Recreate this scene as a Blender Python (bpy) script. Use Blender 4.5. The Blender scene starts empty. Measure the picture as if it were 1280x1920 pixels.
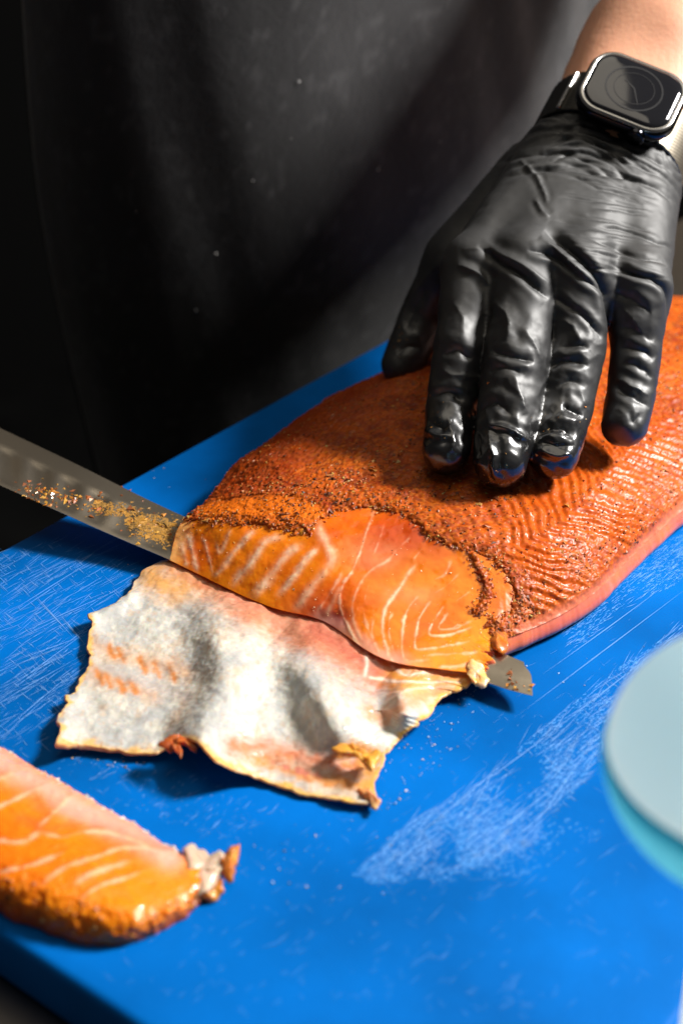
import bpy, bmesh, math, random
import numpy as np
from mathutils import Vector, Matrix

# ------------------------------------------------------------------ camera, world, lamps, exposure
S = bpy.context.scene
COL = S.collection
CAM_D, CAM_T = 0.60, math.radians(30)
CAM_P = np.array([0, -CAM_D * math.cos(CAM_T), CAM_D * math.sin(CAM_T)])
cam = bpy.data.cameras.new("camera")
cam.sensor_fit = 'HORIZONTAL'; cam.sensor_width = 24; cam.lens = 50
cam.clip_start = 0.02; cam.clip_end = 30
cam.dof.use_dof = True; cam.dof.focus_distance = 0.535; cam.dof.aperture_fstop = 7.5
camo = bpy.data.objects.new("camera", cam); COL.objects.link(camo)
camo.location = CAM_P; camo.rotation_euler = (math.radians(60), 0, 0)
S.camera = camo

W = bpy.data.worlds.new("World"); S.world = W; W.use_nodes = True
W.node_tree.nodes["Background"].inputs[0].default_value = (1.0, 0.97, 0.93, 1)
W.node_tree.nodes["Background"].inputs[1].default_value = 0.045

def area(name, loc, target, size, power, color):
    l = bpy.data.lights.new(name, 'AREA'); l.shape = 'RECTANGLE'; l.size, l.size_y = size
    l.energy = power; l.color = color
    o = bpy.data.objects.new(name, l); COL.objects.link(o); o.location = loc
    d = Vector(target) - Vector(loc); o.rotation_euler = d.to_track_quat('-Z', 'Y').to_euler()
    return o
area("window_lamp", (1.20, 0.20, 1.10), (0.03, -0.05, 0), (0.32, 0.32), 64, (1.0, 0.97, 0.93))
area("overhead_fill", (0.10, 0.22, 1.25), (0.10, 0.22, 0), (0.72, 1.15), 3.4, (1.0, 0.90, 0.74))  # unseen fill added overhead for the apron and warm reflections in watch and blade
S.view_settings.view_transform = 'Standard'; S.view_settings.look = 'None'
S.view_settings.exposure = 0.0; S.view_settings.gamma = 1.0

# ------------------------------------------------------------------ helpers
RNG = np.random.default_rng(7); random.seed(7)
FPX = 50 / 24 * 1280
AX_R = np.array([1., 0, 0]); AX_U = np.array([0, math.sin(CAM_T), math.cos(CAM_T)]); AX_V = np.array([0, math.cos(CAM_T), -math.sin(CAM_T)])
def at(px, py, z=0.):
    """the point at height z (metres) seen at a pixel of the photograph"""
    px, py, z = np.broadcast_arrays(np.asarray(px, float), np.asarray(py, float), np.asarray(z, float))
    d = AX_V + AX_R * ((px - 640) / FPX)[..., None] - AX_U * ((py - 960) / FPX)[..., None]
    return CAM_P + d * ((z - CAM_P[2]) / d[..., 2])[..., None]
def seen(p):
    d = np.asarray(p) - CAM_P; w = d @ AX_V
    return np.stack([640 + FPX * (d @ AX_R) / w, 960 - FPX * (d @ AX_U) / w], -1)
def sstep(a, b, x):
    t = np.clip((x - a) / (b - a), 0, 1); return t * t * (3 - 2 * t)
def mix(a, b, t):
    t = np.asarray(t)[..., None]; return np.asarray(a) * (1 - t) + np.asarray(b) * t
_perm = np.random.default_rng(3).permutation(256); _rnd = np.random.default_rng(4).random(256) * 2 - 1
def vnoise(p, seed=0):
    p = np.asarray(p, float)
    if p.shape[-1] == 2: p = np.concatenate([p, np.zeros(p.shape[:-1] + (1,))], -1)
    p = p + seed * 17.31
    i = np.floor(p).astype(np.int64); f = p - i; f = f * f * f * (f * (f * 6 - 15) + 10)
    out = 0
    for dx in (0, 1):
        for dy in (0, 1):
            for dz in (0, 1):
                h = _perm[(_perm[(_perm[(i[..., 0] + dx) & 255] + i[..., 1] + dy) & 255] + i[..., 2] + dz) & 255]
                w = (f[..., 0] if dx else 1 - f[..., 0]) * (f[..., 1] if dy else 1 - f[..., 1]) * (f[..., 2] if dz else 1 - f[..., 2])
                out = out + _rnd[h] * w
    return out
def fbm(p, scale, oct=4, seed=0, gain=.5):
    p = np.asarray(p, float) * scale; a = 1; o = 0; n = 0
    for k in range(oct):
        o = o + a * vnoise(p, seed + k); n += a; a *= gain; p = p * 2.03
    return o / n
def pdist(q, poly):
    """distance of 2-D points to a polyline, and the signed side (positive = right of travel on screen)"""
    q = np.asarray(q, float); best = np.full(len(q), 1e9); side = np.zeros(len(q)); tt = np.zeros(len(q)); poly = np.asarray(poly, float)
    n = len(poly) - 1
    for k in range(n):
        a, b = poly[k], poly[k + 1]; ab = b - a
        h = np.clip(((q - a) @ ab) / (ab @ ab + 1e-9), 0, 1)
        r = q - a - h[:, None] * ab; d = np.hypot(r[:, 0], r[:, 1]); m = d < best
        best[m] = d[m]; side[m] = (ab[0] * r[:, 1] - ab[1] * r[:, 0])[m]; tt[m] = ((k + h) / n)[m]
    return best, side, tt
def smooth_poly(poly, n=6):
    poly = np.asarray(poly, float)
    if len(poly) < 3: return poly
    return cspline(np.arange(len(poly)), poly, np.linspace(0, len(poly) - 1, (len(poly) - 1) * n + 1))
def cspline(t, y, x):
    """natural cubic spline through (t, y) evaluated at x; y may have trailing axes"""
    t = np.asarray(t, float); y = np.asarray(y, float); n = len(t); h = np.diff(t); sh = y.shape[1:]; Y = y.reshape(n, -1)
    A = np.eye(n); B = np.zeros_like(Y)
    for k in range(1, n - 1):
        A[k, k - 1] = h[k - 1]; A[k, k] = 2 * (h[k - 1] + h[k]); A[k, k + 1] = h[k]
        B[k] = 3 * ((Y[k + 1] - Y[k]) / h[k] - (Y[k] - Y[k - 1]) / h[k - 1])
    c = np.linalg.solve(A, B); x = np.asarray(x, float)
    k = np.clip(np.searchsorted(t, x) - 1, 0, n - 2); d = (x - t[k])[:, None]; hk = h[k][:, None]
    b = (Y[k + 1] - Y[k]) / hk - hk * (2 * c[k] + c[k + 1]) / 3
    return (Y[k] + b * d + c[k] * d ** 2 + (c[k + 1] - c[k]) / (3 * hk) * d ** 3).reshape((len(x),) + sh)
def net(cp, nv, nu, vk=None):
    cp = np.asarray(cp, float); vk = np.arange(cp.shape[0]) if vk is None else vk
    a = cspline(vk, cp, np.linspace(vk[0], vk[-1], nv))
    return np.swapaxes(cspline(np.arange(cp.shape[1]), np.swapaxes(a, 0, 1), np.linspace(0, cp.shape[1] - 1, nu)), 0, 1)

def mesh_obj(name, V, F, mat=None, parent=None, cols=None, attrs=None, smooth=True, kind=None):
    V = np.ascontiguousarray(np.asarray(V, np.float32).reshape(-1, 3)); F = np.asarray(F, np.int32)
    me = bpy.data.meshes.new(name); me.vertices.add(len(V)); me.vertices.foreach_set('co', V.ravel())
    k = F.shape[1]; me.loops.add(F.size); me.loops.foreach_set('vertex_index', F.ravel())
    me.polygons.add(len(F)); me.polygons.foreach_set('loop_start', np.arange(0, F.size, k, dtype=np.int32))
    me.update(calc_edges=True); me.validate()
    me.polygons.foreach_set('use_smooth', np.full(len(me.polygons), smooth))
    if cols is not None:
        c = np.ones((len(V), 4), np.float32); c[:, :3] = np.asarray(cols).reshape(-1, 3)
        me.attributes.new('Col', 'FLOAT_COLOR', 'POINT').data.foreach_set('color', c.ravel())
    for n, a in (attrs or {}).items():
        me.attributes.new(n, 'FLOAT', 'POINT').data.foreach_set('value', np.asarray(a, np.float32).ravel())
    o = bpy.data.objects.new(name, me); COL.objects.link(o)
    if mat: me.materials.append(mat)
    if parent: o.parent = parent
    if kind: o['kind'] = kind
    return o
def gridF(nv, nu, off=0, flip=False):
    i = np.arange(nv * nu).reshape(nv, nu) + off
    f = np.stack([i[:-1, :-1], i[:-1, 1:], i[1:, 1:], i[1:, :-1]], -1).reshape(-1, 4)
    return f[:, ::-1] if flip else f
def bm_obj(name, bm, mat=None, parent=None, smooth=False, kind=None):
    me = bpy.data.meshes.new(name); bmesh.ops.recalc_face_normals(bm, faces=bm.faces); bm.to_mesh(me); bm.free()
    for p in me.polygons: p.use_smooth = smooth
    o = bpy.data.objects.new(name, me); COL.objects.link(o)
    if mat: me.materials.append(mat)
    if parent: o.parent = parent
    if kind: o['kind'] = kind
    return o
def box_bm(sx, sy, sz, bevel=0, seg=3, M=None):
    bm = bmesh.new(); bmesh.ops.create_cube(bm, size=1); bmesh.ops.scale(bm, vec=(sx, sy, sz), verts=bm.verts)
    if bevel: bmesh.ops.bevel(bm, geom=list(bm.edges), offset=bevel, segments=seg, profile=.5, affect='EDGES')
    if M is not None: bmesh.ops.transform(bm, matrix=M, verts=bm.verts)
    return bm
def lathe(name, prof, mat, parent, seg=64, M=None):
    prof = np.asarray(prof, float); a = np.linspace(0, 2 * np.pi, seg, endpoint=False)
    V = np.stack([prof[:, None, 0] * np.cos(a), prof[:, None, 0] * np.sin(a), np.repeat(prof[:, 1:2], seg, 1)], -1)
    i = np.arange(len(prof) * seg).reshape(len(prof), seg); j = np.roll(i, -1, 1)
    F = np.stack([i[:-1], j[:-1], j[1:], i[1:]], -1).reshape(-1, 4)
    o = mesh_obj(name, V, F, mat, parent)
    if M is not None: o.matrix_local = M
    return o
def tag(o, label=None, cat=None, group=None, kind=None):
    if label: o['label'] = label
    if cat: o['category'] = cat
    if group: o['group'] = group
    if kind: o['kind'] = kind
    return o
def thing(name, label, cat, loc=(0, 0, 0)):
    o = bpy.data.objects.new(name, None); o.empty_display_size = .02; COL.objects.link(o); o.location = loc
    return tag(o, label, cat)

def material(name, base=(.5, .5, .5), rough=.5, metal=0, attr=None, sss=0, srad=(1, .35, .15), sscale=.004, coat=0, crough=.1, spec=.5,
             bumps=(), rattr=None, trans=0, varn=None, sheen=0):
    """bumps: (scale, strength, distance, detail); varn: (scale, amount) multiplies the base colour with noise"""
    m = bpy.data.materials.new(name); m.use_nodes = True; nt = m.node_tree; N = nt.nodes; L = nt.links; b = N["Principled BSDF"]
    I = b.inputs
    I['Base Color'].default_value = (*base, 1); I['Roughness'].default_value = rough; I['Metallic'].default_value = metal
    I['Subsurface Weight'].default_value = sss; I['Subsurface Radius'].default_value = srad; I['Subsurface Scale'].default_value = sscale
    I['Coat Weight'].default_value = coat; I['Coat Roughness'].default_value = crough; I['Specular IOR Level'].default_value = spec
    I['Transmission Weight'].default_value = trans; I['Sheen Weight'].default_value = sheen
    src = None
    if attr:
        a = N.new('ShaderNodeAttribute'); a.attribute_name = attr; src = a.outputs['Color']
    tc = N.new('ShaderNodeTexCoord')
    if varn:
        nz = N.new('ShaderNodeTexNoise'); nz.inputs['Scale'].default_value = varn[0]; nz.inputs['Detail'].default_value = 6
        L.new(tc.outputs['Object'], nz.inputs['Vector'])
        mr = N.new('ShaderNodeMapRange'); mr.inputs[1].default_value = .3; mr.inputs[2].default_value = .7
        mr.inputs[3].default_value = 1 - varn[1]; mr.inputs[4].default_value = 1 + varn[1]; L.new(nz.outputs[0], mr.inputs[0])
        mx = N.new('ShaderNodeMix'); mx.data_type = 'RGBA'; mx.blend_type = 'MULTIPLY'; mx.inputs[0].default_value = 1
        if src: L.new(src, mx.inputs[6])
        else: mx.inputs[6].default_value = (*base, 1)
        L.new(mr.outputs[0], mx.inputs[7]); src = mx.outputs[2]
    if src: L.new(src, I['Base Color'])
    if rattr:
        a = N.new('ShaderNodeAttribute'); a.attribute_name = rattr; L.new(a.outputs['Fac'], I['Roughness'])
    prev = None
    for sc, st, dist, det in bumps:
        nz = N.new('ShaderNodeTexNoise'); nz.inputs['Scale'].default_value = sc; nz.inputs['Detail'].default_value = det
        L.new(tc.outputs['Object'], nz.inputs['Vector'])
        bp = N.new('ShaderNodeBump'); bp.inputs['Strength'].default_value = st; bp.inputs['Distance'].default_value = dist
        L.new(nz.outputs[0], bp.inputs['Height'])
        if prev: L.new(prev, bp.inputs['Normal'])
        prev = bp.outputs[0]
    if prev: L.new(prev, I['Normal'])
    return m

def round_cones(P, segs):
    d = np.full(P.shape[:-1], 1e3, np.float32)
    for a, b, r1, r2 in segs:
        a = np.asarray(a, np.float32); ab = np.asarray(b, np.float32) - a
        h = np.clip(((P - a) @ ab) / (ab @ ab), 0, 1)
        d = np.minimum(d, np.linalg.norm(P - a - h[..., None] * ab, axis=-1) - (r1 + (r2 - r1) * h))
    return d
def smin(a, b, k):
    h = np.clip(.5 + .5 * (b - a) / k, 0, 1); return b + (a - b) * h - k * h * (1 - h)
def grid_pts(lo, hi, step):
    ax = [np.arange(l, h + step, step, dtype=np.float32) for l, h in zip(lo, hi)]
    return np.stack(np.meshgrid(*ax, indexing='ij'), -1)
def surface_nets(f, lo, step, smooth=2):
    nx, ny, nz = f.shape; s = f < 0
    corners = [(i, j, k) for i in (0, 1) for j in (0, 1) for k in (0, 1)]
    def cut(a, o): return a[o[0]:nx - 1 + o[0], o[1]:ny - 1 + o[1], o[2]:nz - 1 + o[2]]
    cnt = np.zeros((nx - 1, ny - 1, nz - 1), np.float32); pos = np.zeros(cnt.shape + (3,), np.float32)
    for c in corners:
        for ax in range(3):
            if c[ax]: continue
            e = list(c); e[ax] = 1; fa, fb = cut(f, c), cut(f, e); m = (fa < 0) != (fb < 0)
            t = np.where(m, fa / np.where(m, fa - fb, 1), 0)
            for q in range(3): pos[..., q] += m * (c[q] + (t if q == ax else 0))
            cnt += m
    act = cnt > 0; idx = np.full(cnt.shape, -1, np.int64); idx[act] = np.arange(act.sum())
    base = np.argwhere(act).astype(np.float32)
    V = np.asarray(lo) + (base + pos[act] / cnt[act][:, None]) * step
    quads = []
    for ax in range(3):
        a, b = (ax + 1) % 3, (ax + 2) % 3
        sl = [slice(1, n - 1) for n in f.shape]; sl2 = list(sl); sl[ax] = slice(0, f.shape[ax] - 1); sl2[ax] = slice(1, f.shape[ax])
        s0, s1 = s[tuple(sl)], s[tuple(sl2)]
        for flip, m in ((False, s0 & ~s1), (True, ~s0 & s1)):
            p = np.argwhere(m); p[:, a] += 1; p[:, b] += 1
            def g(da, db):
                q = p.copy(); q[:, a] -= da; q[:, b] -= db; return idx[q[:, 0], q[:, 1], q[:, 2]]
            qd = np.stack([g(1, 1), g(0, 1), g(0, 0), g(1, 0)], -1)
            quads.append(qd[:, ::-1] if flip else qd)
    F = np.concatenate(quads); F = F[(F >= 0).all(1)]
    for _ in range(smooth): V = relax(V, F, .5)
    return V, F
def relax(V, F, w):
    acc = np.zeros_like(V); n = np.zeros(len(V))
    for k in range(4):
        i, j = F[:, k], F[:, (k + 1) % 4]
        for q in range(3):
            acc[:, q] += np.bincount(i, V[j, q], len(V)) + np.bincount(j, V[i, q], len(V))
        n += np.bincount(i, minlength=len(V)) + np.bincount(j, minlength=len(V))
    return V + w * (acc / np.maximum(n, 1)[:, None] - V)
def normals(V, F):
    a = V[F[:, 2]] - V[F[:, 0]]; b = V[F[:, 3]] - V[F[:, 1]]; fn = np.cross(a, b); N = np.zeros_like(V)
    for k in range(4):
        for q in range(3): N[:, q] += np.bincount(F[:, k], fn[:, q], len(V))
    return N / (np.linalg.norm(N, axis=1, keepdims=True) + 1e-12)
def subdivide(V, F):
    me = bpy.data.meshes.new('tmp'); me.from_pydata([], [], []); o = mesh_obj('tmp', V, F)
    md = o.modifiers.new('s', 'SUBSURF'); md.levels = 1; md.render_levels = 1
    dg = bpy.context.evaluated_depsgraph_get(); ev = o.evaluated_get(dg).to_mesh()
    v = np.empty(len(ev.vertices) * 3, np.float32); ev.vertices.foreach_get('co', v)
    f = np.empty(len(ev.polygons) * 4, np.int32); ev.loops.foreach_get('vertex_index', f)
    o.evaluated_get(dg).to_mesh_clear(); d = o.data; bpy.data.objects.remove(o); bpy.data.meshes.remove(d); bpy.data.meshes.remove(me)
    return v.reshape(-1, 3).astype(float), f.reshape(-1, 4)
def flakes(name, pts, nrm, sizes, cols, mat, parent, flat=.4):
    """many small irregular crumbs (bent tetrahedra) as one mesh"""
    n = len(pts); r = RNG.normal(size=(n, 3)); t = np.cross(nrm, r); t /= np.linalg.norm(t, axis=1, keepdims=True) + 1e-9; b = np.cross(nrm, t)
    base = np.array([[1, 0, 0], [-.45, .85, 0], [-.6, -.8, 0], [.1, .05, 1.]])
    j = base[None] + RNG.normal(scale=.28, size=(n, 4, 3)); el = RNG.uniform(.6, 1.9, (n, 1))
    V = pts[:, None] + sizes[:, None, None] * (j[..., 0:1] * (t * el)[:, None] + j[..., 1:2] * b[:, None] + (j[..., 2:3] * flat) * nrm[:, None])
    F = (np.arange(n) * 4)[:, None, None] + np.array([[0, 1, 3], [1, 2, 3], [2, 0, 3], [0, 2, 1]])[None]
    return mesh_obj(name, V, F.reshape(-1, 3), mat, parent, cols=np.repeat(cols, 4, 0), smooth=False, kind='stuff')

# ------------------------------------------------------------------ materials
M_board = material('board_plastic', (.0001, .125, .47), .48, spec=.05, bumps=((900, .10, .0006, 4), (60, .12, .001, 5)), varn=(14, .30))
M_scratch = material('scratched_plastic', (.16, .38, .80), .6)
M_scuff = material('scuffed_plastic', (.045, .27, .70), .62)
M_steel = material('table_steel', (.22, .20, .18), .38, 1, bumps=((40, .1, .001, 4),), varn=(9, .25))
M_dark = material('dark_paint', (.006, .006, .006), .9, spec=.1)
M_wall = material('warm_wood', (.72, .55, .36), .6, varn=(5, .3))
M_floor = material('floor_tile', (.006, .006, .006), .9, spec=.05, varn=(6, .3))
M_flesh = material('salmon_flesh', attr='Col', rough=.34, sss=.4, sscale=.004, spec=.35, coat=.32, crough=.10, bumps=((330, .08, .0006, 2),))
M_crust = material('spice_crust', attr='Col', rattr='Rough', sss=.1, sscale=.002, coat=.05, crough=.2, spec=.22, bumps=((1800, .14, .0004, 2),))
M_flake = material('spice_flake', attr='Col', rough=.5, spec=.5)
M_skin = material('fish_skin', attr='Col', rattr='Rough', sss=.3, sscale=.003, coat=.22, crough=.16, bumps=((500, .10, .0006, 3), (140, .16, .0010, 3)))
M_blade = material('blade_steel', (.44, .385, .31), .34, 1, bumps=((500, .06, .0004, 3),))
M_smear = material('blade_smear', attr='Col', rough=.35, coat=.3)
M_handle = material('knife_handle', (.012, .012, .013), .45)
M_glove = material('black_nitrile', (.006, .006, .0065), rattr='Rough', spec=.9, coat=.2, crough=.5, bumps=((1400, .05, .0003, 3),))
M_arm = material('arm_skin', (.74, .36, .22), .5, sss=.25, sscale=.006, bumps=((420, .3, .0006, 4),), varn=(28, .10))
M_apron = material('black_cotton', attr='Col', rough=.9, spec=.2, sheen=.35, bumps=((1300, .5, .0006, 3), (260, .3, .001, 5)))
M_shirt = material('black_shirt', (.01, .01, .01), .9, spec=.2)
M_case = material('watch_case_metal', (.035, .035, .04), .16, 1)
M_bezel = material('polished_metal', (.50, .48, .46), .24, 1)
M_glass = material('watch_glass', (.010, .010, .012), .06, spec=.9)
M_dial = material('dial_print', (.03, .03, .032), .2)
M_mesh = material('woven_metal', attr='Col', rough=.42, metal=1)
def plastic(name, base, tr, f):
    m = material(name, base, .22, coat=.6, crough=.08); n = m.node_tree
    t = n.nodes.new('ShaderNodeBsdfTranslucent'); t.inputs[0].default_value = (*tr, 1); x = n.nodes.new('ShaderNodeMixShader'); x.inputs[0].default_value = f
    n.links.new(n.nodes['Principled BSDF'].outputs[0], x.inputs[1]); n.links.new(t.outputs[0], x.inputs[2]); n.links.new(x.outputs[0], n.nodes['Material Output'].inputs[0]); return m
M_pale = plastic('pale_plastic', (.72, .95, 1.0), (.95, 1.0, 1.0), .86)
M_teal = plastic('teal_plastic', (.09, .56, .74), (.25, .85, 1.0), .75)
M_film = material('clear_membrane', (.86, .58, .42), .28, trans=.22, sss=.5, coat=.5)

# ------------------------------------------------------------------ setting: floor, wall, table
tag(bm_obj('floor', box_bm(8, 8, .05, M=Matrix.Translation((0, 0, -.925))), M_floor), kind='structure')
tag(bm_obj('wall', box_bm(6, .08, 1.6, M=Matrix.Translation((0, 2.2, 1.1))), M_wall), kind='structure')
tag(bm_obj('wall_base', box_bm(6, .10, 1.2, M=Matrix.Translation((0, 2.2, -.30))), M_dark), kind='structure')
TT = np.array([.6, .8, 0]); NN = np.array([.8, -.6, 0])           # along the board's back edge / from the cook to the front
CORNER = np.array([-.221, -.141, 0]); BL_, BW_ = .530, .322
ROT = Matrix.Rotation(math.atan2(.8, .6), 4, 'Z')
def board_pt(a, b, z=0.): return CORNER + TT * a + NN * b + np.array([0, 0, z])
tb = thing('steel_table', 'stainless steel work table under the blue board', 'table', (.15, .05, -.9))
def on_table(name, bm, mat, a, b, z):
    o = bm_obj(name, bm, mat, tb); p = board_pt(a, b, z); o.matrix_local = Matrix.Translation(Vector(p) - tb.location) @ ROT; return o
on_table('table_top', box_bm(1.20, .70, .035, .004), M_steel, .30, .362, -.0385)
for a in (-.25, .85):
    for b in (.06, .66): on_table('leg', box_bm(.04, .04, .843, .005), M_steel, a, b, -.4790)

# ------------------------------------------------------------------ blue cutting board
brd = thing('cutting_board', 'scratched blue plastic cutting board under the salmon', 'cutting board', tuple(board_pt(BL_ / 2, BW_ / 2, -.0205)))
def slab():
    bm = box_bm(BL_, BW_, .0205)
    ve = [e for e in bm.edges if abs(e.verts[0].co.z - e.verts[1].co.z) > .01]
    bmesh.ops.bevel(bm, geom=ve, offset=.018, segments=8, profile=.5, affect='EDGES')
    he = [e for e in bm.edges if len(e.link_faces) == 2 and abs(e.link_faces[0].normal.z - e.link_faces[1].normal.z) > .5]
    bmesh.ops.bevel(bm, geom=he, offset=.0032, segments=4, profile=.5, affect='EDGES')
    return bm
o = bm_obj('board_slab', slab(), M_board, brd, smooth=True)
o.matrix_local = Matrix.Translation((0, 0, .01025)) @ ROT
BROOT = np.array(brd.location)
def ribbons(name, items, mat, z, kind='stuff'):
    """thin raised scratch burrs: items = (start px, angle in degrees on screen, length px, width mm)"""
    V = []; F = []
    for (x, y), ang, ln, w in items:
        a = at(x, y); b = at(x + ln * math.cos(math.radians(ang)), y - ln * math.sin(math.radians(ang)))
        a[2] = b[2] = z; d = b - a; L = np.linalg.norm(d); d /= L; s = np.array([-d[1], d[0], 0]) * w * .0005
        m = (a + b) / 2 + s * RNG.normal() * 1.2
        k = len(V); V += [a, m + s, b, m - s]; F.append((k, k + 3, k + 2, k + 1))
    o = mesh_obj(name, np.array(V) - BROOT, np.array(F), mat, brd, smooth=False, kind=kind)
    return o
def inside(q, poly):
    poly = np.asarray(poly, float); x, y = q[:, 0], q[:, 1]; c = np.zeros(len(q), bool); j = len(poly) - 1
    for i in range(len(poly)):
        xi, yi = poly[i]; xj, yj = poly[j]
        c ^= ((yi > y) != (yj > y)) & (x < (xj - xi) * (y - yi) / (yj - yi + 1e-9) + xi); j = i
    return c
def scatter(poly, n):
    poly = np.asarray(poly, float); q = np.stack([RNG.uniform(poly[:, 0].min(), poly[:, 0].max(), n * 6), RNG.uniform(poly[:, 1].min(), poly[:, 1].max(), n * 6)], -1)
    return q[inside(q, poly)][:n]
sc = []
LEFT = [(-60, 1040), (120, 1010), (270, 1080), (170, 1150), (150, 1240), (95, 1400), (60, 1420), (-60, 1390)]
for q in scatter(LEFT, 900):                                       # fine cross hatching on the left
    a = random.choice((28, 31, 34, 38, -38, -42, -46, 22)); f = .3 + .7 * (fbm(q[None], .012, 3, 5)[0] + .5)
    if random.random() < f: sc.append((q, a + random.gauss(0, 3), random.uniform(6, 46) * (1.6 if a > 0 else .7), random.uniform(.10, .22)))
for x, y, a, l in ((-10, 1166, 32, 250), (-10, 1210, 24, 280), (0, 1250, 20, 190), (-10, 1310, 36, 230), (-20, 1330, 30, 190), (-10, 1385, 40, 210), (5, 1290, 28, 170), (110, 1150, -50, 80), (60, 1110, -48, 120)):
    sc.append(((x, y), a, l, .30)); sc.append(((x + 3, y + 8), a + 2, l * .7, .2))
BAND = [(660, 1640), (760, 1545), (880, 1480), (1010, 1370), (1140, 1265), (1290, 1165), (1300, 1210), (1180, 1330), (1080, 1480), (980, 1600), (860, 1640), (700, 1660)]
for q in scatter(BAND, 1500):
    if fbm(q[None], .013, 4, 62)[0] + random.gauss(0, .12) < -.08: continue
    a = random.choice((32, 35, 38, 40, 43, -30, -34, -38, 58)); sc.append((q, a + random.gauss(0, 3), random.uniform(8, 44) * (1.5 if a > 0 else .7), random.uniform(.10, .2)))
for x, y, a, l in ((880, 1530, 62, 120), (925, 1610, 42, 200), (995, 1560, 55, 200), (830, 1640, 38, 330), (780, 1570, 40, 240), (960, 1350, 37, 420), (1000, 1400, 38, 340), (1010, 1270, 36, 300), (860, 1500, 36, 260)):
    sc.append(((x, y), a, l, .28))
EDGE = [(1040, 1170), (1120, 1110), (1290, 985), (1290, 1090), (1150, 1150), (1060, 1240)]
for q in scatter(EDGE, 240): sc.append((q, 36 + random.gauss(0, 6), random.uniform(5, 30), random.uniform(.1, .25)))
for q in scatter([(-50, 1050), (1290, 700), (1290, 1900), (300, 1900), (-50, 1650)], 900): sc.append((q, random.choice((33, 37, 41, -36, -42)) + random.gauss(0, 4), random.uniform(6, 34), random.uniform(.04, .085)))
LOW = [(100, 1410), (330, 1440), (520, 1520), (440, 1590), (300, 1540), (100, 1450)]
for q in scatter(LOW, 90): sc.append((q, 35 + random.gauss(0, 8), random.uniform(5, 26), random.uniform(.1, .22)))
FRONT = [(250, 1920), (480, 1700), (700, 1560), (1200, 1560), (1100, 1900)]
for q in scatter(FRONT, 60): sc.append((q, 36 + random.gauss(0, 14), random.uniform(8, 60), random.uniform(.05, .09)))
ribbons('scratch_marks', sc, M_scratch, .00012)
# scuffed, whitened patches of plastic (ragged flat burrs)
def scuffs(poly, n, smin_, smax_):
    V = []; F = []
    for q in scatter(poly, n):
        if fbm(q[None], .013, 4, 62)[0] + random.gauss(0, .10) < -.04: continue
        c = at(*q); r = random.uniform(smin_, smax_) * .001; an = math.radians(38) ; m = 7; k = len(V)
        for t in range(m):
            th = 2 * math.pi * t / m; rr = r * random.uniform(.4, 1.2); u, v = rr * math.cos(th) * 2.2, rr * math.sin(th) * .55
            V.append(c + np.array([u * math.cos(an) - v * math.sin(an), u * math.sin(an) + v * math.cos(an), 0])); V[-1][2] = .00006 + random.random() * 2e-5
        F += [(k, k + t, k + t + 1, k + t + 1) for t in range(1, m - 1)]
    F = np.array(F)[:, :3]; return np.array(V), F
Vs, Fs = [], []; k0 = 0
for poly, n, a, b in ((BAND, 5200, .12, .42), (EDGE, 1300, .12, .42), ([(760, 1560), (960, 1500), (1130, 1560), (1000, 1640), (820, 1660)], 900, .12, .4), (LEFT, 500, .1, .3), (LOW, 200, .1, .3)):
    v, f = scuffs(poly, n, a, b); Vs.append(v); Fs.append(f + k0); k0 += len(v)
mesh_obj('scuff_marks', np.concatenate(Vs) - BROOT, np.concatenate(Fs), M_scuff, brd, smooth=False, kind='stuff')

# ------------------------------------------------------------------ salmon fillet
fil = thing('salmon_fillet', 'large spice-crusted salmon fillet being skinned under the gloved hand', 'salmon fillet', tuple(at(760, 1000)))
FO = np.array(fil.location)
CP = [  # rows from the knife lip to the far end, left edge to right edge: pixel, height in cm
 [(318, 1050, .75), (420, 1100, .80), (520, 1142, .90), (612, 1167, .96), (704, 1230, .87), (812, 1254, .83), (910, 1266, .68)],
 [(328, 1008, 1.15), (435, 1035, 1.55), (545, 1062, 1.8), (650, 1085, 1.95), (755, 1122, 1.68), (850, 1165, 1.34), (918, 1215, 1.05)],
 [(345, 976, 1.5), (448, 968, 2.2), (560, 962, 2.65), (680, 958, 2.85), (805, 1002, 2.75), (930, 1080, 2.2), (968, 1190, .9)],
 [(388, 945, 1.4), (485, 900, 2.5), (605, 880, 3.0), (740, 878, 3.25), (900, 930, 3.15), (1035, 1025, 2.35), (1092, 1128, .9)],
 [(448, 876, 1.4), (560, 818, 2.7), (700, 790, 3.2), (850, 798, 3.3), (1010, 850, 3.15), (1130, 945, 2.4), (1190, 1038, .9)],
 [(590, 768, 1.4), (690, 735, 2.7), (805, 710, 3.25), (950, 718, 3.35), (1100, 760, 3.15), (1215, 845, 2.4), (1290, 948, .9)],
 [(725, 697, 1.4), (830, 668, 2.6), (945, 642, 3.15), (1085, 645, 3.25), (1230, 680, 3.05), (1335, 755, 2.3), (1420, 845, .9)],
 [(870, 625, 1.3), (965, 600, 2.2), (1080, 580, 2.6), (1210, 578, 2.7), (1350, 605, 2.5), (1450, 665, 2.0), (1540, 740, .8)],
 [(950, 588, .5), (1040, 572, .9), (1150, 562, 1.2), (1280, 560, 1.3), (1400, 580, 1.2), (1500, 630, .9), (1590, 700, .5)]]
CP3 = np.array([[at(x, y, z * .01) for x, y, z in r] for r in CP])
NV, NU = 460, 400
G = net(CP3, NV, NU, vk=[0, .9, 1.9, 3, 4, 5, 6, 7, 8])
uu, vv = np.meshgrid(np.linspace(0, 1, NU), np.linspace(0, 8, NV))
_w = sstep(.90, 1, uu) * sstep(1.6, 1.2, vv); G += (_w * .004 * (fbm(np.stack([vv * 9, vv * 0], -1), 1, 3, 15) + .3 * fbm(np.stack([vv * 40, vv * 0], -1), 1, 2, 16)))[..., None] * np.array([.9, -.45, 0])
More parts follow.
